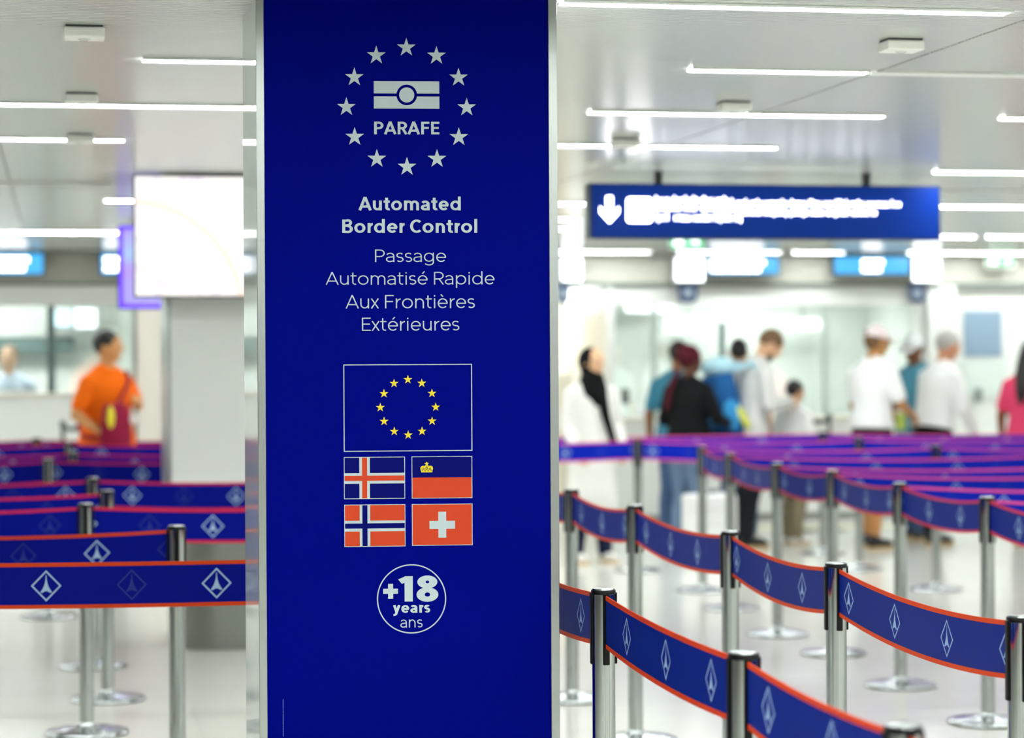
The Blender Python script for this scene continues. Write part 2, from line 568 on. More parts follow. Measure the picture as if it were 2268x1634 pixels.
def text_obj(name, s, box, m, parent, wv, wh, track=0., y=PF, back=PB):
    x, strokes, lo, hi = 0., [], 9., -9.
    xmin, xmax = 9., -9.
    for ch in s:
        st, W, l, r = glyph(ch, wv, wh)
        x += l
        for q in st:
            strokes.append([(a + x, c) for a, c in q])
            lo = min([lo] + [c for _, c in q])
            hi = max([hi] + [c for _, c in q])
        if st:
            xmin, xmax = min(xmin, x), max(xmax, x + W)
        x += W + r + track
    lo = {True: DESC, False: 0.}[any(c in 'gpy' for c in s)]
    hi = XH if all(c in 'ansuoermxyg' for c in s) else (ASC if any(c in 'dl' for c in s) else CAP)
    if any(c in 'éè' for c in s):
        hi = max(hi, 1.04)
    kx, kz = (box[1] - box[0]) / (xmax - xmin), (box[3] - box[2]) / (hi - lo)
    fx = lambda v: box[0] + (v - xmin) * kx
    fz = lambda v: box[2] + (v - lo) * kz
    mb = MB()
    for i, q in enumerate(strokes):
        sweep(mb, q, wv, wh, y - .00002 * (i % 5), back, fx, fz)
    me = mb.mesh(name, m)
    bm = bmesh.new()
    bm.from_mesh(me)
    bmesh.ops.recalc_face_normals(bm, faces=bm.faces[:])
    bm.to_mesh(me)
    bm.free()
    return link(name, me, parent)

for s, box, wv, wh in (
        ('PARAFE', (.3242, .5050, 2.2460, 2.2807), .215, .165),
        ('Automated', (.2801, .5635, 2.0351, 2.0733), .215, .165),
        ('Border Control', (.2346, .6091, 1.9727, 2.0111), .215, .165),
        ('Passage', (.3249, .5219, 1.8826, 1.9265), .085, .080),
        ('Automatisé Rapide', (.1882, .6566, 1.8197, 1.8657), .085, .080),
        ('Aux Frontières', (.2430, .6013, 1.7635, 1.8019), .085, .080),
        ('Extérieures', (.2876, .5579, 1.7015, 1.7393), .085, .080)):
    text_obj('lettering', s, box, PRINT_W, pil, wv, wh)

def frame_obj(name, a, bb, c, d, t, m, parent):
    mb = MB()
    mb.slabxz([(a, c), (bb, c), (bb, c + t), (a, c + t)], PF, PB)
    mb.slabxz([(a, d - t), (bb, d - t), (bb, d), (a, d)], PF, PB)
    mb.slabxz([(a, c + t), (a + t, c + t), (a + t, d - t), (a, d - t)], PF, PB)
    mb.slabxz([(bb - t, c + t), (bb, c + t), (bb, d - t), (bb - t, d - t)], PF, PB)
    return mb.build(name, m, parent)
def flag(name):
    o = bpy.data.objects.new(name, None)
    COL.objects.link(o)
    o.parent = pil
    return o
f = flag('european_flag')
f['label'] = 'blue flag with a ring of twelve yellow stars'
frame_obj('border', .2356, .5925, 1.3667, 1.6085, .0025, PRINT_W, f)
sm = star_mesh(.0131, PRINT_Y)
for i in range(12):
    a = 2 * math.pi * i / 12
    link('star', sm, f, (.4141 + .0769 * math.sin(a), 0, 1.4888 + .0769 * math.cos(a)))

T = .0018
def cross_flag(name, a, bb, c, d, field, white, inner, label):
    f = flag(name)
    f['label'] = label
    rect('field', a, bb, c, d, field, f)
    W_, H_ = bb - a, d - c
    x0, x1, z0, z1 = a + .252 * W_, a + .424 * W_, d - .636 * H_, d - .383 * H_
    mb = MB()
    mb.slabxz([(x0, c), (x1, c), (x1, d), (x0, d)], PF - .0003, PB)
    mb.slabxz([(a, z0), (x0, z0), (x0, z1), (a, z1)], PF - .0003, PB)
    mb.slabxz([(x1, z0), (bb, z0), (bb, z1), (x1, z1)], PF - .0003, PB)
    mb.build('white_cross', white, f)
    x0, x1, z0, z1 = a + .296 * W_, a + .379 * W_, d - .568 * H_, d - .447 * H_
    mb = MB()
    mb.slabxz([(x0, c), (x1, c), (x1, d), (x0, d)], PF - .0006, PB)
    mb.slabxz([(a, z0), (x0, z0), (x0, z1), (a, z1)], PF - .0006, PB)
    mb.slabxz([(x1, z0), (bb, z0), (bb, z1), (x1, z1)], PF - .0006, PB)
    mb.build('inner_cross', inner, f)
    mb = MB()
    for q in ((a, bb, c, c + T), (a, bb, d - T, d), (a, a + T, c + T, d - T), (bb - T, bb, c + T, d - T)):
        mb.slabxz([(q[0], q[2]), (q[1], q[2]), (q[1], q[3]), (q[0], q[3])], PF - .0009, PB)
    mb.build('border', PRINT_W, f)
cross_flag('icelandic_flag', .2356, .4048, 1.2356, 1.3520, PRINT_N, PRINT_W, PRINT_R, 'blue flag with a red and white cross')
cross_flag('norwegian_flag', .2359, .4051, 1.1031, 1.2202, PRINT_R, PRINT_W, PRINT_N, 'red flag with a blue and white cross')
f = flag('liechtenstein_flag')
f['label'] = 'blue and red flag with a golden crown'
rect('upper_field', .4232, .5917, 1.2932, 1.3524, PRINT_N, f)
rect('lower_field', .4232, .5917, 1.2354, 1.2932, PRINT_R, f)
frame_obj('border', .4232, .5917, 1.2354, 1.3524, T, PRINT_W, f).location.y = -.0004
cw, cx, cz = .0178, .4650, 1.3079
crown = [(-.85, 0), (.85, 0), (.92, .35), (1.0, .62), (.9, .9), (.62, 1.05), (.35, 1.0), (.18, 1.12), (.12, 1.3), (.3, 1.34), (.3, 1.46), (.1, 1.46), (.1, 1.62), (-.1, 1.62), (-.1, 1.46), (-.3, 1.46), (-.3, 1.34), (-.12, 1.3), (-.18, 1.12), (-.35, 1.0), (-.62, 1.05), (-.9, .9), (-1.0, .62), (-.92, .35)]
cr = art('crown', [(cx + cw * x, cz + cw * z) for x, z in crown], PRINT_Y, f, .0006)
for k, (x, z, r) in enumerate(((-.5, .55, .13), (0, .62, .15), (.5, .55, .13), (-.25, .25, .09), (.25, .25, .09), (0, .95, .08), (-.72, .3, .08), (.72, .3, .08))):
    ring_obj('crown_arch', cx + cw * x, cz + cw * z, cw * r * .5, cw * r * 1.4, PRINT_K, f, 14, lift=.0009)
f = flag('swiss_flag')
f['label'] = 'red flag with a white cross'
rect('field', .4232, .5918, 1.1044, 1.2200, PRINT_R, f)
art('white_cross', [(.4965, 1.1258), (.5184, 1.1258), (.5184, 1.1506), (.5431, 1.1506), (.5431, 1.1727), (.5184, 1.1727), (.5184, 1.1981),
                    (.4965, 1.1981), (.4965, 1.1727), (.4720, 1.1727), (.4720, 1.1506), (.4965, 1.1506)], PRINT_W, f, .0003)
frame_obj('border', .4232, .5918, 1.1044, 1.2200, T, PRINT_W, f).location.y = -.0004

f = flag('age_badge')
f['label'] = 'round white outlined badge for adults'
ring_obj('ring', .4212, .9569, .0930, .0962, PRINT_W, f, 96)
art('plus_sign', [(.3425 + x * .0411, .9582 + z * .0411) for x, z in ((.33, 0), (.67, 0), (.67, .33), (1, .33), (1, .67), (.67, .67), (.67, 1), (.33, 1), (.33, .67), (0, .67), (0, .33), (.33, .33))], PRINT_W, f)
text_obj('lettering', '18', (.3876, .4956, .9498, 1.0199), PRINT_W, f, .27, .20)
text_obj('lettering', 'years', (.3694, .4729, .9104, .9400), PRINT_W, f, .25, .17)
text_obj('lettering', 'ans', (.3902, .4515, .8775, .8996), PRINT_W, f, .10, .09)
mb = MB()
z = .5816
while z < .684:
    h = random.uniform(.001, .003)
    mb.slabxz([(.0636, z), (.0654, z), (.0654, z + h), (.0636, z + h)], PF, PB)
    z += h + .0012
mb.build('small_print', mat('print_pale_blue', '5a74c8', .5), pil)

# ------------------------------------------------------------------ belt barrier posts
def make_post():
    t = thing('stanchion', '', 'stanchion')
    MB().lathe([(.178, 0), (.18, .003), (.18, .007)], 48).build('foot_ring', BLACKP, t, 30)
    MB().lathe([(.18, .007), (.178, .012), (.165, .018), (.12, .025), (.07, .031), (.045, .036), (.036, .044), (.0325, .05)], 48).build('base', CHROME_B, t, 50)
    MB().lathe([(.0315, .04), (.0315, .985)], 32).build('pole', CHROME, t, 40)
    MB().lathe([(.0315, .984), (.0335, .985), (.0335, .994), (.032, .9965)], 32).build('collar', BLACKP, t, 40)
    MB().lathe([(.0305, .9965), (.0300, .9995), (.027, 1.0005)], 32).build('cap', CHROME_B, t, 40)
    for k in range(4):
        a = k * math.pi / 2
        o = MB().box(.029, .0365, -.0095, .0095, .795, .989).build('belt_slot', BLACKP, t)
        o.rotation_euler = (0, 0, a)
        bevel(o, .003)
    return t
PROTO = make_post()
used = [False]
def post(x, y, label, group, rz=0.):
    if not used[0]:
        o = PROTO
        used[0] = True
    else:
        o = copy_tree(PROTO)
    o.location = (x, y, 0)
    o.rotation_euler = (0, 0, rz)
    o['label'] = label
    o['group'] = group
    return o

def belt_material(name, base, period, faint, ink):
    m = bpy.data.materials.new(name)
    m.use_nodes = True
    nt = m.node_tree
    N, Lk = nt.nodes, nt.links
    bs = N['Principled BSDF']
    bs.inputs['Roughness'].default_value = .5
    bs.inputs['Specular IOR Level'].default_value = .06
    uvn = N.new('ShaderNodeUVMap')
    sep = N.new('ShaderNodeSeparateXYZ')
    Lk.new(uvn.outputs[0], sep.inputs[0])
    def M(op, a, b_=None, c=None):
        n = N.new('ShaderNodeMath')
        n.operation = op
        for i, v in enumerate((a, b_, c)):
            if v is None:
                continue
            if isinstance(v, (int, float)):
                n.inputs[i].default_value = v
            else:
                Lk.new(v, n.inputs[i])
        return n.outputs[0]
    U, V = sep.outputs[0], sep.outputs[1]
    def logo(off):
        u = M('SUBTRACT', M('FLOORED_MODULO', M('ADD', U, off), period), period / 2)
        au = M('ABSOLUTE', u)
        d = M('ADD', au, M('ABSOLUTE', V))
        ring = M('MULTIPLY', M('LESS_THAN', d, .0485), M('GREATER_THAN', d, .0415))
        t = M('DIVIDE', M('SUBTRACT', .033, V), .054)
        wd = M('ADD', .0013, M('MULTIPLY', .0185, M('POWER', M('MAXIMUM', t, 0.0), 2.4)))
        tower = M('MULTIPLY', M('LESS_THAN', au, wd), M('MULTIPLY', M('GREATER_THAN', t, 0.0), M('LESS_THAN', t, 1.0)))
        dv = M('ADD', V, .031)
        hole = M('GREATER_THAN', M('ADD', M('MULTIPLY', u, u), M('MULTIPLY', dv, dv)), .0145 ** 2)
        return M('MAXIMUM', ring, M('MULTIPLY', tower, hole))
    fac = M('MULTIPLY', logo(0.0), .7)
    if faint:
        fac = M('MAXIMUM', fac, M('MULTIPLY', logo(period / 2), .045))
    nz = N.new('ShaderNodeTexNoise')
    nz.inputs['Scale'].default_value = 30
    nz.inputs['Detail'].default_value = 3
    mpp = N.new('ShaderNodeMapping')
    mpp.inputs['Scale'].default_value = (1, 18, 1)
    Lk.new(uvn.outputs[0], mpp.inputs[0])
    Lk.new(mpp.outputs[0], nz.inputs['Vector'])
    c = lin(base)
    m0 = N.new('ShaderNodeMix')
    m0.data_type = 'RGBA'
    m0.inputs[6].default_value = (*[v * .85 for v in c], 1)
    m0.inputs[7].default_value = (*[v * 1.15 for v in c], 1)
    Lk.new(nz.outputs['Fac'], m0.inputs[0])
    m1 = N.new('ShaderNodeMix')
    m1.data_type = 'RGBA'
    m1.inputs[7].default_value = (*lin(ink), 1)
    Lk.new(fac, m1.inputs[0])
    Lk.new(m0.outputs[2], m1.inputs[6])
    Lk.new(m1.outputs[2], bs.inputs['Base Color'])
    return m
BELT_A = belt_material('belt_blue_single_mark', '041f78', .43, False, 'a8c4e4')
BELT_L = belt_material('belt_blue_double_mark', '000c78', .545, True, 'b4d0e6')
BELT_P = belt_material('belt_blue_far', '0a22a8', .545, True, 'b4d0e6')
EDGE_O = mat('belt_edge_orange', 'c83a05', .55, spec=.15)
EDGE_C = mat('belt_edge_crimson', 'c4243c', .55, spec=.15)
EDGE_P = mat('belt_edge_pink', 'ee4a92', .5)

BELT_TOP, BELT_W = .982, .142
def belt(p, q, label, group, m, edge, sag=.022, shift=0., n=22, r=.036):
    p, q = Vector((p[0], p[1], 0)), Vector((q[0], q[1], 0))
    d = (q - p)
    L = d.length
    d.normalize()
    nn = Vector((-d.y, d.x, 0))
    t = thing('barrier_belt', label, 'belt', (p.x, p.y, 0), math.atan2(d.y, d.x), group)
    a, b_ = r, L - r
    def zt(k):
        return BELT_TOP - sag * 4 * k * (1 - k)
    def ribbon(name, lo, hi, th, m_, par):
        vv, ff, uv = [], [], []
        for i in range(n + 1):
            k = i / n
            x = a + (b_ - a) * k
            for zz, yy in ((lo, -th), (lo, th), (hi, th), (hi, -th)):
                # lower edge hangs a little more than the upper one
                vv.append((x, yy, zt(k) - BELT_W + zz - (.006 * 4 * k * (1 - k)) * (1 - zz / BELT_W)))
                uv.append((x + shift, zz - BELT_W / 2))
        for i in range(n):
            for j in range(4):
                A, B_ = i * 4 + j, i * 4 + (j + 1) % 4
                ff.append((A, B_, B_ + 4, A + 4))
        ff += [(3, 2, 1, 0), (n * 4, n * 4 + 1, n * 4 + 2, n * 4 + 3)]
        me = bpy.data.meshes.new(name)
        me.from_pydata(vv, [], ff)
        ul = me.uv_layers.new(name='UVMap')
        for lp in me.loops:
            ul.data[lp.index].uv = uv[lp.vertex_index]
        me.materials.append(m_)
        me.update()
        return link(name, me, par)
    wb = ribbon('webbing', .004, BELT_W - .004, .0009, m, t)
    ribbon('edge_stripe', BELT_W - .012, BELT_W, .0017, edge, wb)
    ribbon('edge_stripe', 0, .012, .0017, edge, wb)
    return t

# line beside the pillar (towards the camera), with the front belt coming from the other side
A = [(1.43, 7.75), (1.445, 6.32), (1.425, 4.90), (1.41, 3.88), (1.39, 2.75)]
for k, p in enumerate(A[1:4]):
    post(*p, '%s chrome stanchion counted from the blue pillar in the belt line beside it' % ORD[k].capitalize(), 'stanchions of the line beside the pillar')
post(*A[0], 'chrome stanchion hidden just behind the blue sign pillar', 'stanchions of the line beside the pillar')
nm = ['behind the pillar', 'from first to second stanchion', 'from second to third stanchion', 'beyond the third stanchion']
sh = [-.085, -.075, .025, .1]
for k in range(4):
    belt(A[k], A[k + 1], 'orange edged blue belt %s in the line beside the pillar' % nm[k], 'belts of the line beside the pillar', BELT_A, EDGE_O, .012 + .008 * (k == 0), sh[k])
# second line
B = [(2.40, 12.45), (2.38, 11.08), (2.385, 9.83), (2.36, 8.28), (2.31, 6.94), (2.27, 5.43), (2.25, 4.1)]
for k, p in enumerate(B[1:6]):
    post(*p, '%s chrome stanchion from the pillar in the middle belt line' % ORD[k].capitalize(), 'stanchions of the middle line')
for k in range(6):
    belt(B[k], B[k + 1], 'orange edged blue belt, %s span from the pillar in the middle line' % ORD[k], 'belts of the middle line', BELT_A, EDGE_O, .028, (.05, 0, 0, .115, .085, .1)[k])
# third line, from which the lanes start
C = [(4.30, 17.62), (4.36, 15.99), (4.23, 14.83), (4.10, 13.39), (4.13, 12.46), (4.05, 11.18), (4.02, 9.98), (3.98, 8.75)]
for k, p in enumerate(C[:7]):
    post(*p, '%s chrome stanchion of the outer belt line, counted from the headscarf woman' % ORD[k].capitalize(), 'stanchions of the outer line')
for k in range(1, 7):
    belt(C[k], C[k + 1], 'red edged blue belt, %s span of the outer line counted from the headscarf woman' % ORD[k - 1], 'belts of the outer line', BELT_A, EDGE_C, .026, (0, .1, .2, .085, -.03, .215, .26)[k])
D = [(6.14, 18.77), (5.96, 17.35), (5.95, 15.70)]
for k, p in enumerate(D):
    post(*p, '%s chrome stanchion among the lane belts before the travellers, counted from the booths' % ORD[k].capitalize(), 'stanchions among the lanes')
lanes = [((2.2, 19.0), D[0], .012), (D[0], (8.6, 18.65), .02), ((2.6, 17.72), C[0], .012), (C[0], D[1], .02), (D[1], (8.4, 17.2), .02), (C[1], D[2], .018), (D[2], (7.7, 15.55), .02),
         (C[2], (6.7, 14.70), .034), (C[3], (6.3, 13.28), .034), (C[4], (6.2, 12.35), .034), (C[5], (6.0, 11.08), .034), (C[6], (5.9, 9.9), .034)]
ll = ['in the lane at the travellers, before their first stanchion', 'in the lane at the travellers, after their first stanchion', 'passing before the headscarf woman, ending at the outer line',
      'from the first outer stanchion into the second lane', 'continuing the second lane past its stanchion', 'from the second outer stanchion into the third lane', 'continuing the third lane past its stanchion',
      'running off from the third outer stanchion', 'running off from the fourth outer stanchion', 'running off from the fifth outer stanchion', 'running off from the sixth outer stanchion', 'running off from the seventh outer stanchion']
for (p, q, sg), s in zip(lanes, ll):
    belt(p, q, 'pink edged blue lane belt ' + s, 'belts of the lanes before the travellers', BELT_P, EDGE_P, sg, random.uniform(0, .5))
# lanes on the monitor side
Lp = [(.43, 9.07), (.11, 10.55), (.22, 11.57), (.17, 12.82), (-.07, 15.33), (.09, 16.46), (.07, 18.34), (-.18, 19.37)]
for k, p in enumerate(Lp):
    post(*p, '%s chrome stanchion of the lanes on the monitor side, counted from the front belt' % ORD[k].capitalize(), 'stanchions on the monitor side')
belt((-1.0, 7.92), A[0], 'long orange edged blue front belt passing before the monitor column', 'belts on the monitor side', BELT_L, EDGE_O, .012, -.14)
end_r = [None, (1.5, 10.45), None, (1.5, 12.70), (1.5, 15.2), (1.5, 16.3), (1.5, 18.2), (1.5, 19.2)]
for k, p in enumerate(Lp):
    e = EDGE_O if k == 0 else EDGE_C
    belt((p[0] - 1.45, p[1] + .16), p, 'blue belt reaching the %s stanchion on the monitor side from the hall edge' % ORD[k], 'belts on the monitor side', BELT_L, e, .018, .2 + .13 * k)
    if end_r[k]:
        belt(p, end_r[k], 'blue belt leaving the %s stanchion on the monitor side towards the monitor column' % ORD[k], 'belts on the monitor side', BELT_L, e, .016, .1 + .17 * k)

# posts that carry the outer ends of the belts
for k, p in enumerate([lanes[0][0], lanes[2][0]] + [lanes[q][1] for q in (1, 4, 6, 7, 8, 9, 10, 11)]):
    post(*p, 'chrome stanchion carrying the %s outer belt end of the travellers lanes' % ORD[k], 'stanchions at the outer belt ends')
for k, (p, w_) in enumerate(((A[4], 'line beside the pillar'), (B[0], 'middle line behind the pillar'), (B[6], 'middle line towards the camera'), (C[7], 'outer line'), ((-1.0, 7.92), 'long front belt'))):
    post(*p, 'chrome stanchion carrying the last belt end of the ' + w_, 'stanchions at the outer belt ends')
for k, p in enumerate(Lp):
    post(p[0] - 1.45, p[1] + .16, 'chrome stanchion at the hall edge end of the %s monitor side belt' % ORD[k], 'stanchions at the outer belt ends')
    if end_r[k]:
        post(*end_r[k], 'chrome stanchion hidden behind columns at the end of the %s monitor side belt' % ORD[k], 'stanchions at the outer belt ends')

# ------------------------------------------------------------------ monitor column and screens
t = thing('monitor_column', 'broad white column with a grey steel foot behind the front belts', 'column', (1.0, 13.38, 0))
t['kind'] = 'thing'
MB().box(-.39, .42, 0, .8, .68, CEIL).build('shaft', WHITE_PANEL, t)
MB().box(-.412, -.39, -.004, .8, .68, CEIL).build('corner_trim', BRUSHED, t)
MB().box(.42, .442, -.004, .8, .68, CEIL).build('corner_trim', BRUSHED, t)
pts = []
for cx_, a0 in ((-.13, 180), (.16, 270)):
    for k in range(9):
        a = math.radians(a0 + k * 90 / 8)
        pts.append((cx_ + .25 * math.cos(a), .25 + .25 * math.sin(a)))
pts += [(.41, .8), (-.38, .8)]
MB().prism(pts, 0, .68).build('foot_cladding', GREY_STEEL, t, 30)

def screen_mat(name, kind, strength):
    m = bpy.data.materials.new(name)
    m.use_nodes = True
    nt = m.node_tree
    N, Lk = nt.nodes, nt.links
    bs = N['Principled BSDF']
    bs.inputs['Base Color'].default_value = (.02, .02, .02, 1)
    bs.inputs['Roughness'].default_value = .15
    tc = N.new('ShaderNodeTexCoord')
    if kind == 'map':
        sp = N.new('ShaderNodeSeparateXYZ')
        Lk.new(tc.outputs['Object'], sp.inputs[0])
        # a pale arc across a warm white map, with faint blots
        vm = N.new('ShaderNodeVectorMath')
        vm.operation = 'DISTANCE'
        vm.inputs[1].default_value = (-.42, 0, -.42)
        Lk.new(tc.outputs['Object'], vm.inputs[0])
        mr = N.new('ShaderNodeMath')
        mr.operation = 'COMPARE'
        mr.inputs[1].default_value = .60
        mr.inputs[2].default_value = .018
        Lk.new(vm.outputs['Value'], mr.inputs[0])
        nz = N.new('ShaderNodeTexNoise')
        nz.inputs['Scale'].default_value = 9
        Lk.new(tc.outputs['Object'], nz.inputs['Vector'])
        rp = N.new('ShaderNodeValToRGB')
        rp.color_ramp.elements[0].position = .38
        rp.color_ramp.elements[0].color = (.80, .74, .84, 1)
        rp.color_ramp.elements[1].position = .5
        rp.color_ramp.elements[1].color = (1, .97, .92, 1)
        Lk.new(nz.outputs['Fac'], rp.inputs[0])
        mxx = N.new('ShaderNodeMix')
        mxx.data_type = 'RGBA'
        mxx.inputs[7].default_value = (1, .76, .64, 1)
        Lk.new(mr.outputs[0], mxx.inputs[0])
        Lk.new(rp.outputs[0], mxx.inputs[6])
        col = mxx.outputs[2]
    else:
        sp = N.new('ShaderNodeSeparateXYZ')
        Lk.new(tc.outputs['Object'], sp.inputs[0])
        rp = N.new('ShaderNodeValToRGB')
        rp.color_ramp.interpolation = 'B_SPLINE'
        el = rp.color_ramp.elements
        el[0].position, el[0].color = 0, (*lin('b4a8ff'), 1)
        el[1].position, el[1].color = 1, (*lin('b0a0ff'), 1)
        for p_, c_ in ((.3, 'b4b0ff'), (.5, 'c490ff'), (.62, 'a8dcff'), (.8, 'b8b8ff')):
            e = el.new(p_)
            e.color = (*lin(c_), 1)
        mr = N.new('ShaderNodeMapRange')
        mr.inputs[1].default_value = -.3
        mr.inputs[2].default_value = .3
        Lk.new(sp.outputs[2], mr.inputs[0])
        Lk.new(mr.outputs[0], rp.inputs[0])
        col = rp.outputs[0]
    Lk.new(col, bs.inputs['Emission Color'])
    bs.inputs['Emission Strength'].default_value = strength
    m.cycles.emission_sampling = 'NONE'
    return m
t = thing('wall_monitor', 'large glaring white screen mounted on the white column', 'monitor', (.80, 13.06, 2.29))
bevel(MB().box(-.40, .40, 0, .09, -.335, .325).build('housing', BLACKP, t), .006)
MB().box(-.392, .392, -.003, .001, -.326, .318).build('screen', screen_mat('screen_map', 'map', .52), t)
MB().box(-.2, .3, .09, .32, -.1, .1).build('wall_bracket', DARK_GREY, t)
mb = thing('ceiling_bracket', 'black steel bracket rail under the ceiling above the white screen', 'bracket', (.95, 13.7, CEIL))
t = mb
MB().box(-.3, .5, -.05, .0, -.02, 0).build('rail', BLACKP, t)
MB().box(.02, .07, -.09, .02, -.06, 0).build('clamp', GREY_STEEL, t)

t = thing('cream_column', 'slim cream column beside the man in orange', 'column', (.74, 19.9, 0))
t['kind'] = 'thing'
MB().box(-.11, .5, 0, .5, 0, CEIL).build('shaft', CREAM, t)
MB().box(-.135, -.11, -.004, .5, 0, CEIL).build('corner_trim', GREY_STEEL, t)
MB().box(-.13, .5, -.01, .0, 0, .12).build('skirting', GREY_STEEL, t)
t = thing('hall_display', 'portrait screen with violet and blue picture behind the white screen', 'monitor', (.64, 17.55, 2.29))
bevel(MB().box(-.215, .215, 0, .07, -.305, .30).build('housing', BLACKP, t), .006)
MB().box(-.205, .205, -.003, .001, -.296, .291).build('bezel_glow', glow('screen_violet_edge', '5a18f0', .9), t)
MB().box(-.180, .180, -.005, -.002, -.272, .270).build('screen', screen_mat('screen_violet', 'violet', .42), t)
MB().box(-.02, .02, .02, .05, .30, CEIL - 2.29).build('hanger', DARK_GREY, t)

# ------------------------------------------------------------------ hanging direction sign
t = thing('hanging_sign', 'long dark blue hanging direction sign with white arrow and lit lettering', 'hanging sign', (3.812, 12.60, 2.41))
SB = mat('sign_navy', '06308e', .4, spec=.15, emit='0a3fa0', es=.08)
bevel(MB().box(-.997, .997, 0, .12, -.15, .15).build('housing', mat('sign_case', '1c3040', .4), t), .004)
MB().box(-.985, .985, -.004, .001, -.142, .142).build('face', SB, t)
LIT = glow('sign_lettering_light', 'ffffff', 3.8)
def sbar(name, pts):
    return MB().slabxz(pts, -.009, -.003).build(name, LIT, t)
def rrect(a, bb, c, d, r, n=5):
    o = []
    for cx_, cz_, a0 in ((bb - r, d - r, 0), (a + r, d - r, 90), (a + r, c + r, 180), (bb - r, c + r, 270)):
        for k in range(n + 1):
            q = math.radians(a0 + 90 * k / n)
            o.append((cx_ + r * math.cos(q), cz_ + r * math.sin(q)))
    return o
sbar('arrow', [(-.905, .078), (-.872, .078), (-.872, -.012), (-.836, .022), (-.836, -.010), (-.888, -.066), (-.941, -.010), (-.941, .022), (-.905, -.012)])
sbar('pictogram', rrect(-.792, -.654, -.062, .072, .018))
def letters(x0, x1, zb, xh, seed):
    # a line of lit letter strokes, too far off to be read
    rnd = random.Random(seed)
    mb = MB()
    x = x0
    while x < x1:
        n = rnd.randint(4, 10)
        for _ in range(n):
            if x > x1:
                break
            w_ = rnd.uniform(.008, .013)
            up = rnd.random()
            top = zb + (xh * 1.45 if up > .8 else xh)
            bot = zb - (xh * .35 if up < .08 else 0)
            mb.slabxz([(x, bot), (x + .0045, bot), (x + .0045, top), (x, top)], -.009, -.003)
            if rnd.random() > .3:
                zz = zb + xh * rnd.choice((0, .45, .8))
                mb.slabxz([(x + .0045, zz), (x + w_, zz), (x + w_, zz + xh * .2), (x + .0045, zz + xh * .2)], -.009, -.003)
            x += w_ + .004
        x += .012
    return mb.build('lettering', LIT, t)
letters(-.632, -.205, .044, .026, 1)
letters(-.632, -.400, .004, .026, 2)
letters(-.375, -.165, .004, .026, 6)
letters(-.632, -.545, -.050, .028, 3)
letters(-.525, -.150, -.050, .026, 7)
letters(-.180, .760, .032, .024, 4)
letters(-.150, .622, -.016, .024, 5)
for x in (-.6, .585):
    MB().box(x - .018, x + .018, .04, .08, .15, CEIL - 2.41).build('hanger', DARK_GREY, t)

# ------------------------------------------------------------------ passport booths at the far end
FY = 22.8
fa = struct(MB().box(X0, X1, FY, FY + .3, 2.31, CEIL + .1).build('wall_fascia', mat('fascia_white', 'bdbcb2', .5)))
MB().box(X0, X1, FY - .012, FY, 2.31, 2.335).build('fascia_rail', SLATE, fa)
struct(MB().box(X0, X1, 22.6, FY, CEIL + .02, CEIL + .12).build('shade_strip_1', DARK_GREY), 'dark strip painted as the shaded gap between ceiling and booth fascia')  # dark grey colour stands in for the shade of the ceiling recess
struct(MB().box(X0, 4.2, 22.56, 22.62, CEIL - .012, CEIL + .02).build('shade_strip_2', DARK_GREY), 'dark strip painted as shade at the ceiling edge before the booths')  # dark strip put in for the shade where the ceiling ends

PANE = glass_mat('pale_green_glass', 'f0f7f4')
PALE_FRAME = mat('pale_frame', 'b4c2bc', .45)
def booth(name, x0, x1, mull, label, ctr=1.31, frame=WHITE_PANEL, mc=None):
    mc = mc or PALE_FRAME
    t = thing(name, label, 'booth', ((x0 + x1) / 2, FY, 0), group='passport booths')
    W_ = (x1 - x0) / 2
    bevel(MB().box(-W_ + .01, W_ - .01, .02, .10, .06, ctr - .04).build('counter_front', WHITE_PANEL, t), .004)
    MB().box(-W_ + .01, W_ - .01, -.02, .45, ctr - .04, ctr).build('counter_top', CREAM, t)
    MB().box(-W_ + .01, W_ - .01, .03, .09, 0, .06).build('plinth', GREY_STEEL, t)
    MB().box(-W_, -W_ + .07, 0, 1.6, 0, 2.31).build('side_post', frame, t)
    MB().box(W_ - .07, W_, 0, 1.6, 0, 2.31).build('side_post', frame, t)
    MB().box(-W_ + .07, W_ - .07, .03, .08, 2.12, 2.31).build('head_rail', WHITE_PANEL, t)
    xs = [-W_ + .07] + [q[0] - (x0 + x1) / 2 for q in mull] + [W_ - .07]
    for q in mull:
        m_, wd = q[0], q[1]
        MB().box(m_ - (x0 + x1) / 2 - wd / 2, m_ - (x0 + x1) / 2 + wd / 2, .02, .09, ctr if len(q) < 3 else 1.40, 2.12 if len(q) < 3 else 1.95).build('mullion', mc if len(q) < 3 else SLATE, t)
    for a, bb in zip(xs[:-1], xs[1:]):
        MB().box(a + .012, bb - .012, .05, .058, ctr + .005, 2.12).build('pane', PANE, t)
    MB().box(-W_ + .07, W_ - .07, 1.5, 1.6, 0, 2.31).build('rear_wall', WHITE_PANEL, t)
    MB().box(-W_ + .07, W_ - .07, .1, 1.5, 2.26, 2.31).build('roof', WHITE_PANEL, t)
    o = MB().box(-W_ * .6, W_ * .6, .5, .9, 2.235, 2.255).build('booth_fill', glow('booth_fill_glow', 'fffefa', 11., True), t)  # glowing slab added out of sight above the head rail to brighten the booth
    return t
booth('passport_booth', -2.6, .95, [(-.07, .075)], 'glazed passport booth with dark mullion behind the man in orange', mc=SLATE)
booth('passport_booth', 5.27, 8.52, [(5.75, .045), (6.44, .05, 'dark'), (7.5, .03)], 'wide white glazed passport booth behind the travellers', ctr=1.02)
booth('passport_booth', 9.75, 12.0, [(10.6, .04)], 'white passport booth beyond the grey door', ctr=1.02)
booth('passport_booth', 2.2, 4.75, [(3.4, .05)], 'glazed passport booth half hidden by the pillar', ctr=1.1)
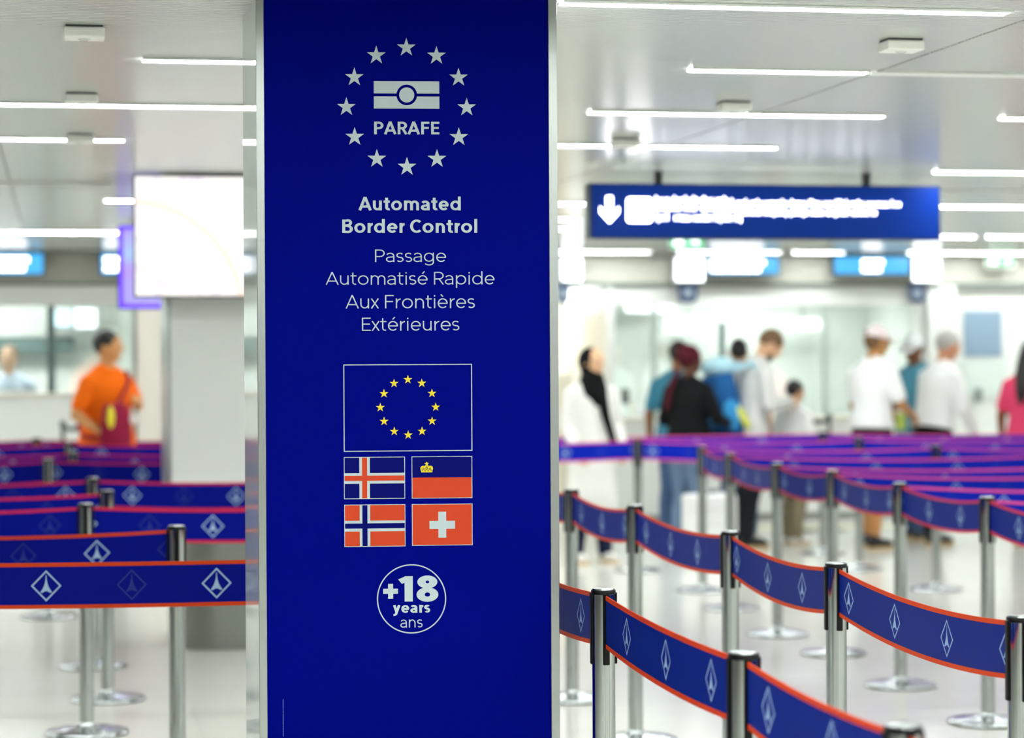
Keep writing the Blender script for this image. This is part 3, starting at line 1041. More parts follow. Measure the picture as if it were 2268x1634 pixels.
# white pier and door panel between the booths
struct(bevel(MB().box(8.54, 8.84, FY - .06, FY + .5, 0, 2.31).build('wall_pier', WHITE_PANEL), .01))
t = MB().box(8.84, 9.73, FY + .1, FY + .16, 0, 2.31).build('door_1', WHITE_PANEL)
struct(t, 'white door panel with a blue grey window')
MB().box(8.98, 9.38, FY + .085, FY + .1, 1.60, 2.06).build('window_pane', mat('blue_grey_pane', '8ea6bd', .15), t)
MB().box(9.42, 9.45, FY + .05, FY + .1, 1.0, 1.2).build('door_handle', GREY_STEEL, t)
MB().box(8.95, 9.42, FY + .075, FY + .1, 1.2, 1.55).build('notice', mat('pale_notice', 'dfeae6', .5), t)
t = thing('card_reader', 'small grey wall box on the door panel', 'wall box', (9.12, FY + .04, 1.21))
bevel(MB().box(-.04, .04, 0, .06, -.075, .075).build('body', mat('grey_box', 'a4b0b0', .5), t), .006)
MB().box(-.025, .025, -.004, .0, -.03, .05).build('keypad', GREY_STEEL, t)
t = thing('card_reader', 'small dark wall box on the booth frame near the headscarf woman', 'wall box', (5.44, FY - .05, 1.23))
bevel(MB().box(-.035, .035, 0, .07, -.075, .075).build('body', mat('dark_box', '6a7a78', .5), t), .006)
MB().box(-.022, .022, -.004, .0, -.03, .05).build('keypad', GREY_STEEL, t)
# warm lit niche of the passage behind
t = thing('lit_showcase', 'warm glowing showcase in the passage behind the headscarf woman', 'showcase', (5.02, 24.6, 0))
MB().box(-.30, .35, 0, .3, 0, 1.45).build('cabinet', CREAM, t)
MB().box(-.30, .35, 0, .3, 2.12, 2.2).build('canopy', CREAM, t)
MB().box(-.30, -.24, 0, .3, 1.45, 2.12).build('side', DARK_GREY, t)
MB().box(.29, .35, 0, .3, 1.45, 2.12).build('side', CREAM, t)
MB().box(-.23, .28, .1, .12, 1.47, 2.1).build('glow_panel', glow('warm_glow', 'ffe9b0', 1.0), t)
t = thing('light_column', 'narrow pale yellow light column beside the showcase', 'lamp', (4.93, 23.9, 0))
MB().box(-.06, .06, 0, .1, .0, 2.08).build('tube', glow('yellow_glow', 'fff6cc', .5), t)
MB().box(-.07, .07, -.01, .11, 0, .05).build('base', GREY_STEEL, t)

# lane signs under the fascia
CY = glow('lane_sign_cyan', '4cb4f4', .55)
CYW = glow('lane_sign_white', 'ffffff', 3.0)
def lane_sign(x0, x1, z0, z1, label, white, y=FY - .16):
    t = thing('lane_sign', label, 'lane sign', ((x0 + x1) / 2, y, (z0 + z1) / 2), group='lit lane signs under the booth fascia')
    W_, H_ = (x1 - x0) / 2, (z1 - z0) / 2
    bevel(MB().box(-W_, W_, 0, .08, -H_, H_).build('housing', mat('lane_sign_case', '20343c', .4), t), .006)
    MB().box(-W_ + .012, W_ - .012, -.003, .001, -H_ + .014, H_ - .010).build('face', CY, t)
    if white:
        a, bb = white
        for q, (lo, hi) in enumerate(((.12, .62), (-.62, -.12))):
            mb = MB()
            x = a * W_
            rnd = random.Random(int(x0 * 100) + q)
            end = bb * W_ * (1 if q == 0 else .8)
            while x < end:
                w_ = rnd.uniform(.014, .024)
                mb.slabxz([(x, lo * H_), (x + w_, lo * H_), (x + w_, hi * H_), (x, hi * H_)], -.007, -.003)
                x += w_ + .006
            mb.build('lettering', CYW, t)
    MB().box(-.015, .015, .02, .06, H_, CEIL - (z0 + z1) / 2 + .02).build('hanger', DARK_GREY, t)
    return t
lane_sign(-.75, -.13, 2.40, 2.61, 'cyan lane sign with white writing over the officer booth', (-.9, .55))
lane_sign(.38, .95, 2.40, 2.61, 'cyan lane sign half hidden by the violet screen', (-.85, .1))
lane_sign(6.23, 6.97, 2.41, 2.59, 'cyan lane sign with white writing above the man with the backpack', (-.9, .55))
lane_sign(7.52, 8.32, 2.41, 2.60, 'cyan lane sign with a white middle block above the man in the pale cap', (-.25, .25))
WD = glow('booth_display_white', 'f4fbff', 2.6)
for x0, x1, s in ((4.78, 4.99, 'beside the pillar edge'), (5.91, 6.21, 'above the woman with the burgundy headwrap'), (8.35, 8.65, 'above the grey haired man')):
    t = thing('booth_display', 'square white lit display hanging under the fascia ' + s, 'display', ((x0 + x1) / 2, FY - .14, 2.465), group='white displays under the fascia')
    W_ = (x1 - x0) / 2
    bevel(MB().box(-W_, W_, 0, .06, -.12, .12).build('housing', mat('display_case', 'c8d2d4', .4), t), .006)
    MB().box(-W_ + .012, W_ - .012, -.003, .001, -.108, .108).build('screen', WD, t)
    MB().box(-.015, .015, .015, .045, .12, .20).build('hanger', DARK_GREY, t)
for k, (x0, x1, s) in enumerate(((4.74, 4.87, 'beside the pillar edge'), (5.96, 6.15, 'below the white display above the burgundy headwrap'), (8.33, 8.50, 'near the grey haired man'))):
    t = thing('lane_number_plate', 'navy lane number plate ' + s, 'number plate', ((x0 + x1) / 2, FY - .10, 2.23), group='navy number plates')
    W_ = (x1 - x0) / 2
    MB().slabxz([(-W_, .09), (-W_, -.05), (-W_ * .55, -.09), (W_ * .55, -.09), (W_, -.05), (W_, .09)][::-1], 0, .02).build('plate', mat('plate_navy', '2a3c66', .4), t)
    mb = MB()
    for xx in (-.045, .01):
        mb.slabxz([(xx, -.04), (xx + .035, -.04), (xx + .035, -.028), (xx + .012, -.028), (xx + .012, .05), (xx, .05)], -.004, .001)
        mb.slabxz([(xx + .023, -.028), (xx + .035, -.028), (xx + .035, .05), (xx + .023, .05)], -.004, .001)
    mb.build('digits', PRINT_W, t)
    MB().box(-.008, .008, .02, .035, -.06, .095).build('hanger', DARK_GREY, t)
EX = glow('exit_green', '30c880', .6)
EXW = glow('exit_white', 'f0fff4', 1.5)
for x, y, z, s in ((5.06, 19.0, 2.555, 'behind the hanging sign'), (9.26, 22.62, 2.55, 'under the fascia near the door panel')):
    t = thing('exit_sign', 'small green emergency exit sign ' + s, 'exit sign', (x, y, z), group='green exit signs')
    MB().box(-.15, .15, 0, .03, -.055, .055).build('housing', HOUSING, t)
    MB().box(-.14, .14, -.003, .001, -.048, .048).build('face', EX, t)
    mb = MB()
    mb.slabxz([(-.11, -.03), (-.03, -.03), (-.03, .03), (-.11, .03)], -.006, -.002)
    mb.slabxz([(.02, -.008), (.07, -.008), (.07, -.03), (.11, 0), (.07, .03), (.07, .008), (.02, .008)], -.006, -.002)
    mb.build('pictogram', EXW, t)
    MB().box(-.006, .006, .01, .02, .055, CEIL - z + .01).build('hanger', GREY_STEEL, t)
# things seen through the booth glass
t = thing('booth_screen', 'pair of small white lit screens in the officer booth', 'screen', (.15, 23.9, 2.02))
MB().box(-.25, -.02, 0, .05, -.09, .09).build('housing', DARK_GREY, t)
MB().box(-.24, -.03, -.003, .001, -.08, .08).build('screen', glow('booth_screen_blue', 'd8f4ff', 1.6), t)
MB().box(.0, .22, 0, .05, -.10, .10).build('housing', DARK_GREY, t)
MB().box(.01, .21, -.003, .001, -.09, .09).build('screen', WD, t)
MB().box(-.02, .0, .01, .03, 0, .24).build('hanger', DARK_GREY, t)
for x0, x1, z0, z1, s_ in ((6.13, 6.63, 1.86, 2.02, 'above the burgundy headwrap'), (7.42, 7.80, 1.89, 2.00, 'above the child'), (5.71, 6.22, 2.07, 2.2, 'near the navy number plate')):  # glowing patches stand in for ceiling lights reflected in the booth glass
    t = thing('booth_reflection', 'white glowing patch imitating a light reflection in the booth ' + s_, 'lamp', ((x0 + x1) / 2, 23.9, (z0 + z1) / 2), group='imitated light reflections in the booth')
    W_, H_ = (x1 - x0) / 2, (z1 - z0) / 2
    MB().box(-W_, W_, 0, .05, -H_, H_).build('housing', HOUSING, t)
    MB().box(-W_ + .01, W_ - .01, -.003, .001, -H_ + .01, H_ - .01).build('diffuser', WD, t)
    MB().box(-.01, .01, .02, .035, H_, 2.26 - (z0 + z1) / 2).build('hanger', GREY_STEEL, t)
t = thing('booth_display', 'small white lit display hanging low in the passage beside the pillar edge', 'display', (5.19, 23.9, 2.19))
bevel(MB().box(-.10, .10, 0, .06, -.12, .12).build('housing', mat('display_case', 'c8d2d4', .4), t), .006)
MB().box(-.09, .09, -.003, .001, -.11, .11).build('screen', WD, t)
MB().box(-.012, .012, .015, .045, .12, .81).build('hanger', DARK_GREY, t)
t = thing('wall_shelf', 'long grey green shelf on the rear wall of the officer booth', 'shelf', (-.4, 24.1, 1.76))
MB().box(-1.0, .55, 0, .18, -.07, .07).build('box', SLATE, t)
MB().box(-1.0, .55, -.01, .18, .07, .085).build('top_board', GREY_STEEL, t)

# yellow waiting line on the floor
o = MB().box(4.6, 9.2, 21.62, 21.72, .0, .0012).build('floor_line', mat('floor_yellow', 'e2d23a', .4))
tag(o, 'yellow waiting line taped to the floor before the booths', 'floor line')

# two short black barrier posts before the counter
def short_barrier(x0, x1, y, label):
    t = thing('counter_barrier', label, 'barrier', (x0, y, 0))
    for x in (0, x1 - x0):
        MB().lathe([(.13, 0), (.13, .012), (.05, .022), (.02, .03), (.018, 1.03), (.028, 1.035), (.028, 1.075), (.02, 1.08)], 20, (x, 0, 0)).build('post', mat('barrier_dark', '3a4648', .35, .3), t, 40)
    MB().box(.02, x1 - x0 - .02, -.004, .004, .99, 1.03).build('tape', mat('tape_dark', '46585a', .5), t)
short_barrier(6.72, 7.0, 21.2, 'thin dark taped barrier posts behind the child')
short_barrier(.03, .20, 21.3, 'grey barrier posts beside the man in orange')

# ------------------------------------------------------------------ people
def capsule(mb, p0, r0_, p1, r1_, n=14):
    p0, p1 = Vector(p0), Vector(p1)
    d = p1 - p0
    L = d.length or 1e-6
    d = d / L
    a = d.orthogonal().normalized()
    b_ = d.cross(a)
    prof = [(-r0_ * .98, r0_ * .18), (-r0_ * .71, r0_ * .71), (-r0_ * .3, r0_ * .95), (0, r0_), (L, r1_), (L + r1_ * .3, r1_ * .95), (L + r1_ * .71, r1_ * .71), (L + r1_ * .98, r1_ * .18)]
    rings = [(p0 + d * t, a * r, b_ * r) for t, r in prof]
    loft(mb, rings, n)
def loft(mb, rings, n=18):
    vv, ff = [], []
    for c, a, b_ in rings:
        for i in range(n):
            q = 2 * math.pi * i / n
            vv.append(Vector(c) + Vector(a) * math.cos(q) + Vector(b_) * math.sin(q))
    k = len(rings)
    for j in range(k - 1):
        for i in range(n):
            i2 = (i + 1) % n
            ff.append((j * n + i, j * n + i2, (j + 1) * n + i2, (j + 1) * n + i))
    ff.append(tuple(reversed(range(n))))
    ff.append(tuple((k - 1) * n + i for i in range(n)))
    mb.add(vv, ff)
def ellip(mb, c, r, R_=None, n=16, m_=10):
    R_ = R_ or Matrix.Identity(3)
    c = Vector(c)
    rings = []
    for j in range(m_ + 1):
        t = -math.pi / 2 + math.pi * j / m_
        q = max(.02, math.cos(t))
        rings.append((c + R_ @ Vector((0, 0, r[2] * math.sin(t))), R_ @ Vector((r[0] * q, 0, 0)), R_ @ Vector((0, r[1] * q, 0))))
    loft(mb, rings, n)

def remeshed(name, mb, m, parent, voxel, smooth_it=3):
    me = mb.mesh(name, m)
    bm = bmesh.new()
    bm.from_mesh(me)
    bmesh.ops.recalc_face_normals(bm, faces=bm.faces[:])
    bm.to_mesh(me)
    bm.free()
    o = link(name, me)
    md = o.modifiers.new('r', 'REMESH')
    md.mode = 'VOXEL'
    md.voxel_size = voxel
    md.use_smooth_shade = True
    sm_ = o.modifiers.new('s', 'SMOOTH')
    sm_.factor = .5
    sm_.iterations = smooth_it
    bpy.context.view_layer.update()
    me2 = bpy.data.meshes.new_from_object(o.evaluated_get(bpy.context.evaluated_depsgraph_get()))
    bpy.data.objects.remove(o)
    bpy.data.meshes.remove(me)
    me2.name = name
    if not me2.materials:
        me2.materials.append(m)
    for p in me2.polygons:
        p.use_smooth = True
    return link(name, me2, parent)

def cloth(name, col):
    return mat('cloth_' + name, col, .85, spec=.2, bump=.25, bscale=90, var=.06)
def skin_mat(col):
    return mat('skin_' + col, col, .5, spec=.35, var=.04, bscale=25)

def hand(mb, w_, d, palm, side, k):
    d = d.normalized()
    palm = (palm - d * palm.dot(d)).normalized()
    ac = d.cross(palm).normalized() * side
    R_ = Matrix((ac, palm, d)).transposed()
    ellip(mb, w_ + d * .045 * k, (.040 * k, .017 * k, .050 * k), R_, 12, 8)
    for q, L in zip((-1.5, -.5, .5, 1.5), (.062, .076, .082, .074)):
        a = w_ + d * .080 * k + ac * q * .019 * k
        m1 = a + (d * .8 + palm * .45).normalized() * L * .5 * k
        e = m1 + (d * .35 + palm * .9).normalized() * L * .5 * k
        capsule(mb, a, .0092 * k, m1, .0088 * k, 8)
        capsule(mb, m1, .0088 * k, e, .0078 * k, 8)
    a = w_ + d * .025 * k + ac * .030 * k
    m1 = a + (d * .6 + ac * .75 + palm * .3).normalized() * .042 * k
    capsule(mb, a, .0125 * k, m1, .0105 * k, 8)
    capsule(mb, m1, .0105 * k, m1 + (d * .8 + ac * .15 + palm * .5).normalized() * .032 * k, .009 * k, 8)

def person(label, loc, rz, height, skin, top, bottom, shoes, hair, lean=0., head=(0, 0), arms=None, sleeve='short', legs='long', feet=None, extra=None, girth=1., group='travellers at the booths', hem=.84):
    """arms: (elbow, wrist) for -x then +x side, in metres for a 1.75 m body facing +y; lean and head angles in degrees"""
    t = thing('person', label, 'person', loc, math.radians(rz), group)
    k = height / 1.75
    S = Matrix.Scale(k, 4)
    hip = Vector((0, 0, .93))
    RL = Matrix.Rotation(-math.radians(lean), 3, 'X')
    def tl(p):
        p = Vector(p)
        return hip + RL @ (p - hip)
    arms = arms or (((-.25, -.03, 1.13), (-.27, .06, .88)), ((.25, -.03, 1.13), (.27, .06, .88)))
    feet = feet or ((-.10, .02), (.10, -.04))
    piv = Vector((0, .005, 1.53))
    RH = RL @ Matrix.Rotation(math.radians(head[0]), 3, 'Z') @ Matrix.Rotation(-math.radians(head[1]), 3, 'X')
    def th(p):
        return tl(piv) + RH @ (Vector(p) - piv)
    def torso(mb, inf, z0=.84, z1=1.5, hem=0.):
        prof = [(.84, .150, .105), (.95, .165, .118), (1.05, .150, .108), (1.15, .148, .106), (1.28, .168, .116), (1.36, .165, .108), (1.42, .115, .085), (1.48, .065, .062)]
        rings = []
        for z, rx, ry in prof:
            if z0 <= z <= z1:
                h_ = hem * max(0, (1.15 - z) / .3)
                rings.append((tl((0, 0, z)), RL @ Vector((rx * girth + inf + h_, 0, 0)), RL @ Vector((0, ry * girth + inf + h_, 0))))
        loft(mb, rings, 20)
    sh = [tl((-.180, 0, 1.375)), tl((.180, 0, 1.375))]
    def trapezius(mb, inf):
        for s_ in (-1, 1):
            capsule(mb, tl((s_ * .04, -.01, 1.455)), .050 + inf, tl((s_ * .160, 0, 1.385)), .045 + inf)
    el = [Vector(a[0]) for a in arms]
    wr = [Vector(a[1]) for a in arms]
    hipj = [Vector((-.088, 0, .90)), Vector((.088, 0, .90))]
    ank = [Vector((f_[0], f_[1] - .03, .085)) for f_ in feet]
    kn = [(hipj[i] * .45 + ank[i] * .55) + Vector((0, .035, .02)) for i in (0, 1)]
    def thigh(mb, i, inf):
        capsule(mb, hipj[i], .086 * girth + inf, kn[i], .056 + inf)
    def calf(mb, i, inf, end=1.):
        e = kn[i].lerp(ank[i], end)
        mid = kn[i].lerp(ank[i], .35) + Vector((0, -.018, 0))
        capsule(mb, kn[i], .054 + inf, mid, .056 + inf)
        if end > .4:
            capsule(mb, mid, .056 + inf, e, .040 + inf)
    def uarm(mb, i, inf, end=1.):
        e = sh[i].lerp(el[i], end)
        capsule(mb, sh[i], .052 + inf, e, .052 + (.040 - .052) * end + inf)
    def farm(mb, i, inf, end=1.):
        e = el[i].lerp(wr[i], end)
        capsule(mb, el[i], .040 + inf, e, .040 + (.027 - .040) * end + inf)
    # body
    mb = MB()
    torso(mb, 0)
    trapezius(mb, 0)
    capsule(mb, tl((0, -.005, 1.44)), .060, th((0, .01, 1.58)), .054)
    ellip(mb, th((0, .018, 1.645)), (.076, .096, .112), RH, 20, 14)
    ellip(mb, th((0, .052, 1.578)), (.052, .056, .052), RH)
    ellip(mb, th((0, .085, 1.682)), (.055, .026, .022), RH)
    capsule(mb, th((0, .108, 1.655)), .009, th((0, .127, 1.618)), .0135, 8)
    for s_ in (-1, 1):
        ellip(mb, th((s_ * .079, .008, 1.632)), (.010, .021, .031), RH, 10, 8)
    for i in (0, 1):
        thigh(mb, i, 0)
        calf(mb, i, 0)
        f0, f1 = ank[i] + Vector((0, -.02, -.045)), ank[i] + Vector((.012 * (1, -1)[i] * -1, .15, -.052))
        capsule(mb, ank[i], .038, f0, .034)
        capsule(mb, f0, .033, f1, .028)
        uarm(mb, i, 0)
        farm(mb, i, 0)
        d = wr[i] - el[i]
        inward = Vector((1 if i == 0 else -1, .15, -.35))
        hand(mb, wr[i], d, inward, 1 if i == 0 else -1, 1.)
    body = remeshed('body', mb, skin_mat(skin), t, .0085)
    parts = [body]
    # face
    for s_ in (-1, 1):
        mb = MB()
        ellip(mb, th((s_ * .031, .1015, 1.650)), (.014, .010, .0075), RH, 10, 8)
        parts.append(mb.build('eye', mat('eye_white', 'ece8e2', .3), t, 60))
        mb = MB()
        ellip(mb, th((s_ * .031, .1090, 1.650)), (.0065, .004, .0065), RH, 10, 8)
        parts.append(mb.build('iris', mat('eye_dark', '1c1210', .25), t, 60))
    mb = MB()
    ellip(mb, th((0, .1035, 1.583)), (.024, .008, .0075), RH, 12, 8)
    parts.append(mb.build('mouth', mat('lips_' + skin, '9c5c50' if skin > '9' else '5a3028', .5), t, 60))
    # clothes
    if sleeve != 'none':
        mb = MB()
        torso(mb, .018, hem, 1.49, .03)
        trapezius(mb, .018)
        for i in (0, 1):
            if sleeve == 'short':
                uarm(mb, i, .018, .72)
            else:
                uarm(mb, i, .018)
                farm(mb, i, .014, .94)
        parts.append(remeshed('shirt', mb, top, t, .011))
    mb = MB()
    torso(mb, .010, .84, 1.05)
    for i in (0, 1):
        thigh(mb, i, .016)
        if legs == 'long':
            calf(mb, i, .022, .98)
    parts.append(remeshed('trousers' if legs == 'long' else 'shorts', mb, bottom, t, .011))
    sole = mat('shoe_sole', 'c8a878' if shoes.name.endswith('white_shoe') else '141414', .6)
    for i in (0, 1):
        mb = MB()
        f0, f1 = ank[i] + Vector((0, -.03, -.040)), ank[i] + Vector((.012 * (-1, 1)[i], .155, -.050))
        capsule(mb, ank[i] + Vector((0, -.005, .0)), .047, f0, .043)
        capsule(mb, f0, .043, f1, .036)
        ellip(mb, f0.lerp(f1, .55) + Vector((0, 0, .008)), (.048, .10, .034))
        so_ = remeshed('shoe', mb, shoes, t, .009)
        c0 = f0.lerp(f1, .5)
        sb_ = MB().prism([(c0.x + (.050 + .004 * math.cos(q)) * math.cos(q), c0.y + .148 * math.sin(q)) for q in [2 * math.pi * j / 24 for j in range(24)]], 0, .022).build('sole', sole, t)
        parts += [so_, sb_]
    if hair is not None:
        mb = MB()
        ellip(mb, th((0, -.003, 1.670)), (.085, .105, .101), RH, 20, 14)
        parts.append(remeshed('hair', mb, hair, t, .010))
    if extra:
        extra(t, parts, th, tl, RH, RL)
    for o in parts:
        o.data.transform(S)
        o.data.update()
    return t, k, th, tl

def cap_extra(cm, brim=True):
    def f_(t, parts, th, tl, RH, RL):
        mb = MB()
        ellip(mb, th((0, -.012, 1.640)), (.080, .094, .085), RH, 20, 12)
        parts.append(remeshed('hair', mb, HAIR_K if cm.name.endswith('white') else HAIR_B, t, .010))
        mb = MB()
        rings = []
        for j in range(9):
            q = math.pi / 2 * j / 8
            rings.append((th((0, .000, 1.662 + .112 * math.sin(q))), RH @ Vector((.090 * max(.03, math.cos(q)), 0, 0)), RH @ Vector((0, .108 * max(.03, math.cos(q)), 0))))
        loft(mb, rings, 24)
        c = mb.build('cap', cm, t, 50)
        parts.append(c)
        mb = MB()
        loft(mb, [(th((0, .075, 1.672)), RH @ Vector((.080, 0, 0)), RH @ Vector((0, .055, 0))), (th((0, .135, 1.662)), RH @ Vector((.062, 0, 0)), RH @ Vector((0, .055, 0))),
                  (th((0, .14, 1.668)), RH @ Vector((.062, 0, 0)), RH @ Vector((0, .055, 0))), (th((0, .075, 1.680)), RH @ Vector((.080, 0, 0)), RH @ Vector((0, .055, 0)))], 20)
        parts.append(mb.build('cap_brim', cm, t, 50))
        mb = MB()
        ellip(mb, th((0, -.106, 1.685)), (.024, .008, .015), RH, 12, 8)
        parts.append(mb.build('cap_strap_gap', mat('cap_gap', '3c3024', .7), t, 60))
    return f_

K_SHOE = mat('black_shoe', '101012', .4)
W_SHOE = mat('white_shoe', 'eceae4', .5)
HAIR_K = mat('hair_black', '14100e', .45, bump=.4, bscale=120)
HAIR_B = mat('hair_brown', '6a4a2c', .5, bump=.4, bscale=120)
HAIR_G = mat('hair_grey', 'b0aeaa', .5, bump=.4, bscale=120)
WHITE_C = cloth('white', 'f8f9f9')

# woman in the black headscarf
def hijab(t, parts, th, tl, RH, RL):
    sc = cloth('scarf_black', '060608')
    mb = MB()
    ellip(mb, th((0, -.018, 1.652)), (.094, .108, .118), RH, 20, 14)
    ellip(mb, th((0, -.01, 1.57)), (.082, .085, .085), RH)
    loft(mb, [(th((0, .005, 1.57)), RH @ Vector((.080, 0, 0)), RH @ Vector((0, .090, 0))), (tl((0, .01, 1.50)), Vector((.105, 0, 0)), Vector((0, .105, 0))),
              (tl((0, .01, 1.44)), Vector((.125, 0, 0)), Vector((0, .115, 0))), (tl((0, .02, 1.37)), Vector((.125, 0, 0)), Vector((0, .130, 0))), (tl((-.02, .04, 1.28)), Vector((.07, 0, 0)), Vector((0, .115, 0)))], 20)
    parts.append(remeshed('headscarf', mb, sc, t, .010))
    mb = MB()
    rings = [((-.03, .135, 1.36), .05), ((-.05, .160, 1.20), .042), ((-.10, .160, 1.05), .036), ((-.15, .155, .90), .032)]
    loft(mb, [(Vector(c), Vector((w_, 0, 0)), Vector((0, .014, 0))) for c, w_ in rings], 14)
    parts.append(mb.build('scarf_tail', sc, t, 60))
    coat = cloth('coat_pale', 'ecebe6')
    mb = MB()
    loft(mb, [(Vector((0, 0, z)), Vector((rx, 0, 0)), Vector((0, ry, 0))) for z, rx, ry in ((.42, .215, .19), (.60, .21, .18), (.84, .195, .16), (1.05, .175, .14), (1.2, .17, .135), (1.34, .17, .125), (1.41, .14, .11), (1.47, .09, .085))], 24)
    for i, s_ in enumerate((-1, 1)):
        capsule(mb, (s_ * .180, 0, 1.375), .070, (s_ * .225, .0, 1.13), .058)
        capsule(mb, (s_ * .04, -.01, 1.44), .066, (s_ * .17, 0, 1.385), .064)
        capsule(mb, (s_ * .225, .0, 1.13), .056, (s_ * .215, .13, .95), .048)
    parts.append(remeshed('coat', mb, coat, t, .012))
person('woman in a black headscarf and long pale coat standing beside the pillar', (4.12, 18.40, 0), -166, 1.68, 'd8ab86', WHITE_C, cloth('navy', '16203c'), W_SHOE, None,
       head=(22, 0), arms=(((-.225, .0, 1.13), (-.215, .15, .93)), ((.225, .0, 1.13), (.215, .16, .93))), sleeve='none', extra=hijab, feet=((-.12, .02), (.12, -.02)))

# man in a teal shirt, half hidden
person('dark haired man in a teal shirt behind the burgundy headwrap', (5.24, 20.0, 0), -30, 1.74, '8a5a3c', cloth('teal', '3f7f98'), cloth('denim', '4a6288'), K_SHOE, HAIR_K, head=(-15, 8))

# woman with the burgundy headwrap
def wrap(t, parts, th, tl, RH, RL):
    mb = MB()
    ellip(mb, th((0, -.012, 1.675)), (.100, .112, .105), RH, 20, 14)
    ellip(mb, th((0, -.075, 1.70)), (.075, .065, .075), RH)
    parts.append(remeshed('headwrap', mb, cloth('burgundy', '4a141e'), t, .010))
    mb = MB()
    loft(mb, [(Vector(c), Vector((.028, 0, 0)), Vector((0, .016, 0))) for c in ((-.03, -.10, 1.56), (-.08, -.135, 1.45), (-.11, -.145, 1.33), (-.13, -.14, 1.22))], 12)
    parts.append(mb.build('braid', cloth('burgundy', '4a141e'), t, 60))
person('woman in a black top with a burgundy headwrap', (5.14, 19.27, 0), -50, 1.69, '5a3826', cloth('black', '0c0d10'), cloth('pale_denim', '6c82a0'), K_SHOE, None, head=(-20, 6), sleeve='long',
       arms=(((-.26, .0, 1.13), (-.20, .22, 1.05)), ((.27, .04, 1.14), (.22, .28, 1.10))), extra=wrap, girth=1.12)

# man with the big backpack
def beard(t, parts, th, tl, RH, RL):
    mb = MB()
    ellip(mb, th((0, .058, 1.566)), (.056, .056, .048), RH)
    parts.append(remeshed('beard', mb, mat('beard_brown', '3a2a1c', .6, bump=.4, bscale=120), t, .010))
person('bearded man in a pale grey shirt bowing over his hands, backpack on', (5.72, 19.5, 0), -84, 1.88, 'd8a884', cloth('pale_grey', 'd6d6d4'), cloth('charcoal', '1c2026'), K_SHOE, HAIR_B,
       lean=9, head=(-8, 38), sleeve='long', arms=(((-.24, .08, 1.12), (-.08, .32, 1.14)), ((.24, .08, 1.12), (.07, .33, 1.15))), extra=beard)
t = thing('backpack', 'big blue hiking backpack worn by the bearded man', 'backpack', (5.90, 19.52, -.06), math.radians(-84))
t.rotation_euler = (math.radians(9), 0, math.radians(-84))
P_BLUE, P_CYAN, P_SKY, P_DEEP = cloth('pack_blue', '1f5a96'), cloth('pack_cyan', 'b4dcec'), cloth('pack_sky', '3c96d2'), cloth('pack_deep', '12305e')
def tilt(o):
    o.rotation_euler = (math.radians(-7), 0, 0)
    return o
mb = MB()
loft(mb, [(Vector((0, -.20 + y, z)), Vector((rx, 0, 0)), Vector((0, ry, 0))) for z, y, rx, ry in ((1.02, .04, .12, .08), (1.06, .02, .19, .13), (1.2, 0, .20, .155), (1.4, -.02, .195, .15), (1.56, -.01, .17, .13), (1.6, 0, .12, .09))], 22)
remeshed('main_bag', mb, P_BLUE, t, .012)
mb = MB()
ellip(mb, (0, -.20, 1.64), (.175, .15, .085))
remeshed('lid', mb, P_CYAN, t, .012)
mb = MB()
ellip(mb, (0, -.35, 1.33), (.13, .06, .15))
remeshed('front_pocket', mb, P_SKY, t, .012)
mb = MB()
ellip(mb, (0, -.20, 1.07), (.20, .17, .08))
remeshed('bottom_compartment', mb, P_DEEP, t, .012)
for s_ in (-1, 1):
    mb = MB()
    ellip(mb, (s_ * .19, -.21, 1.24), (.05, .09, .13))
    remeshed('side_pocket', mb, P_SKY, t, .012)
    mb = MB()
    pts_ = [(s_ * .11, -.10, 1.60), (s_ * .125, .05, 1.63), (s_ * .13, .17, 1.50), (s_ * .14, .16, 1.32), (s_ * .17, .02, 1.18), (s_ * .16, -.08, 1.10)]
    for a, c in zip(pts_[:-1], pts_[1:]):
        capsule(mb, a, .022, c, .022, 10)
    remeshed('strap', mb, P_CYAN, t, .010)
mb = MB()
ellip(mb, (.235, -.13, 1.20), (.012, .035, .11), Matrix.Rotation(.35, 3, 'X'))
mb.build('yellow_tag', mat('tag_yellow', 'd8dc5a', .5), t, 60)

# person mostly behind the backpack
person('dark haired person half hidden behind the backpack', (5.90, 20.4, 0), -20, 1.76, 'c89870', cloth('grey_top', 'c4c8c8'), cloth('denim', '4a6288'), K_SHOE, HAIR_K)
# child
person('dark haired child in a white shirt between the men', (6.20, 19.75, 0), -60, 1.40, 'd2a27c', cloth('white', 'eef0f0'), cloth('khaki', '8c8068'), W_SHOE, HAIR_K, head=(-10, 4), girth=1.05)
# man in the pale cap
person('tall man in a white tee shirt and pale pink cap', (6.70, 19.17, 0), -62, 1.86, 'b8814e', WHITE_C, cloth('black', '0c0d10'), K_SHOE, None, lean=2, head=(-14, 12), legs='short', hem=.95,
       arms=(((-.25, .06, 1.12), (-.10, .30, 1.06)), ((.26, .06, 1.13), (.16, .31, 1.04))), feet=((-.11, .10), (.11, -.06)), extra=cap_extra(cloth('cap_pink', 'ecdcdc')))
t = thing('packet', 'yellow green packet held by the man in the pale cap', 'packet', (6.98, 19.24, 1.06), .4)
bevel(MB().box(-.05, .05, -.012, .012, -.07, .07).build('sleeve', mat('packet_green', 'c8e068', .5), t), .006)
MB().box(-.045, .045, -.009, .009, .07, .10).build('papers', WHITE_C, t)
# man behind with the black and white cap
person('dark skinned man in a black and white cap looking down', (7.40, 20.0, 0), 120, 1.80, '7a5030', cloth('teal_check', '4f90a8'), cloth('denim', '4a6288'), K_SHOE, None, head=(10, 22), extra=cap_extra(cloth('cap_white', 'e4e8ea')))
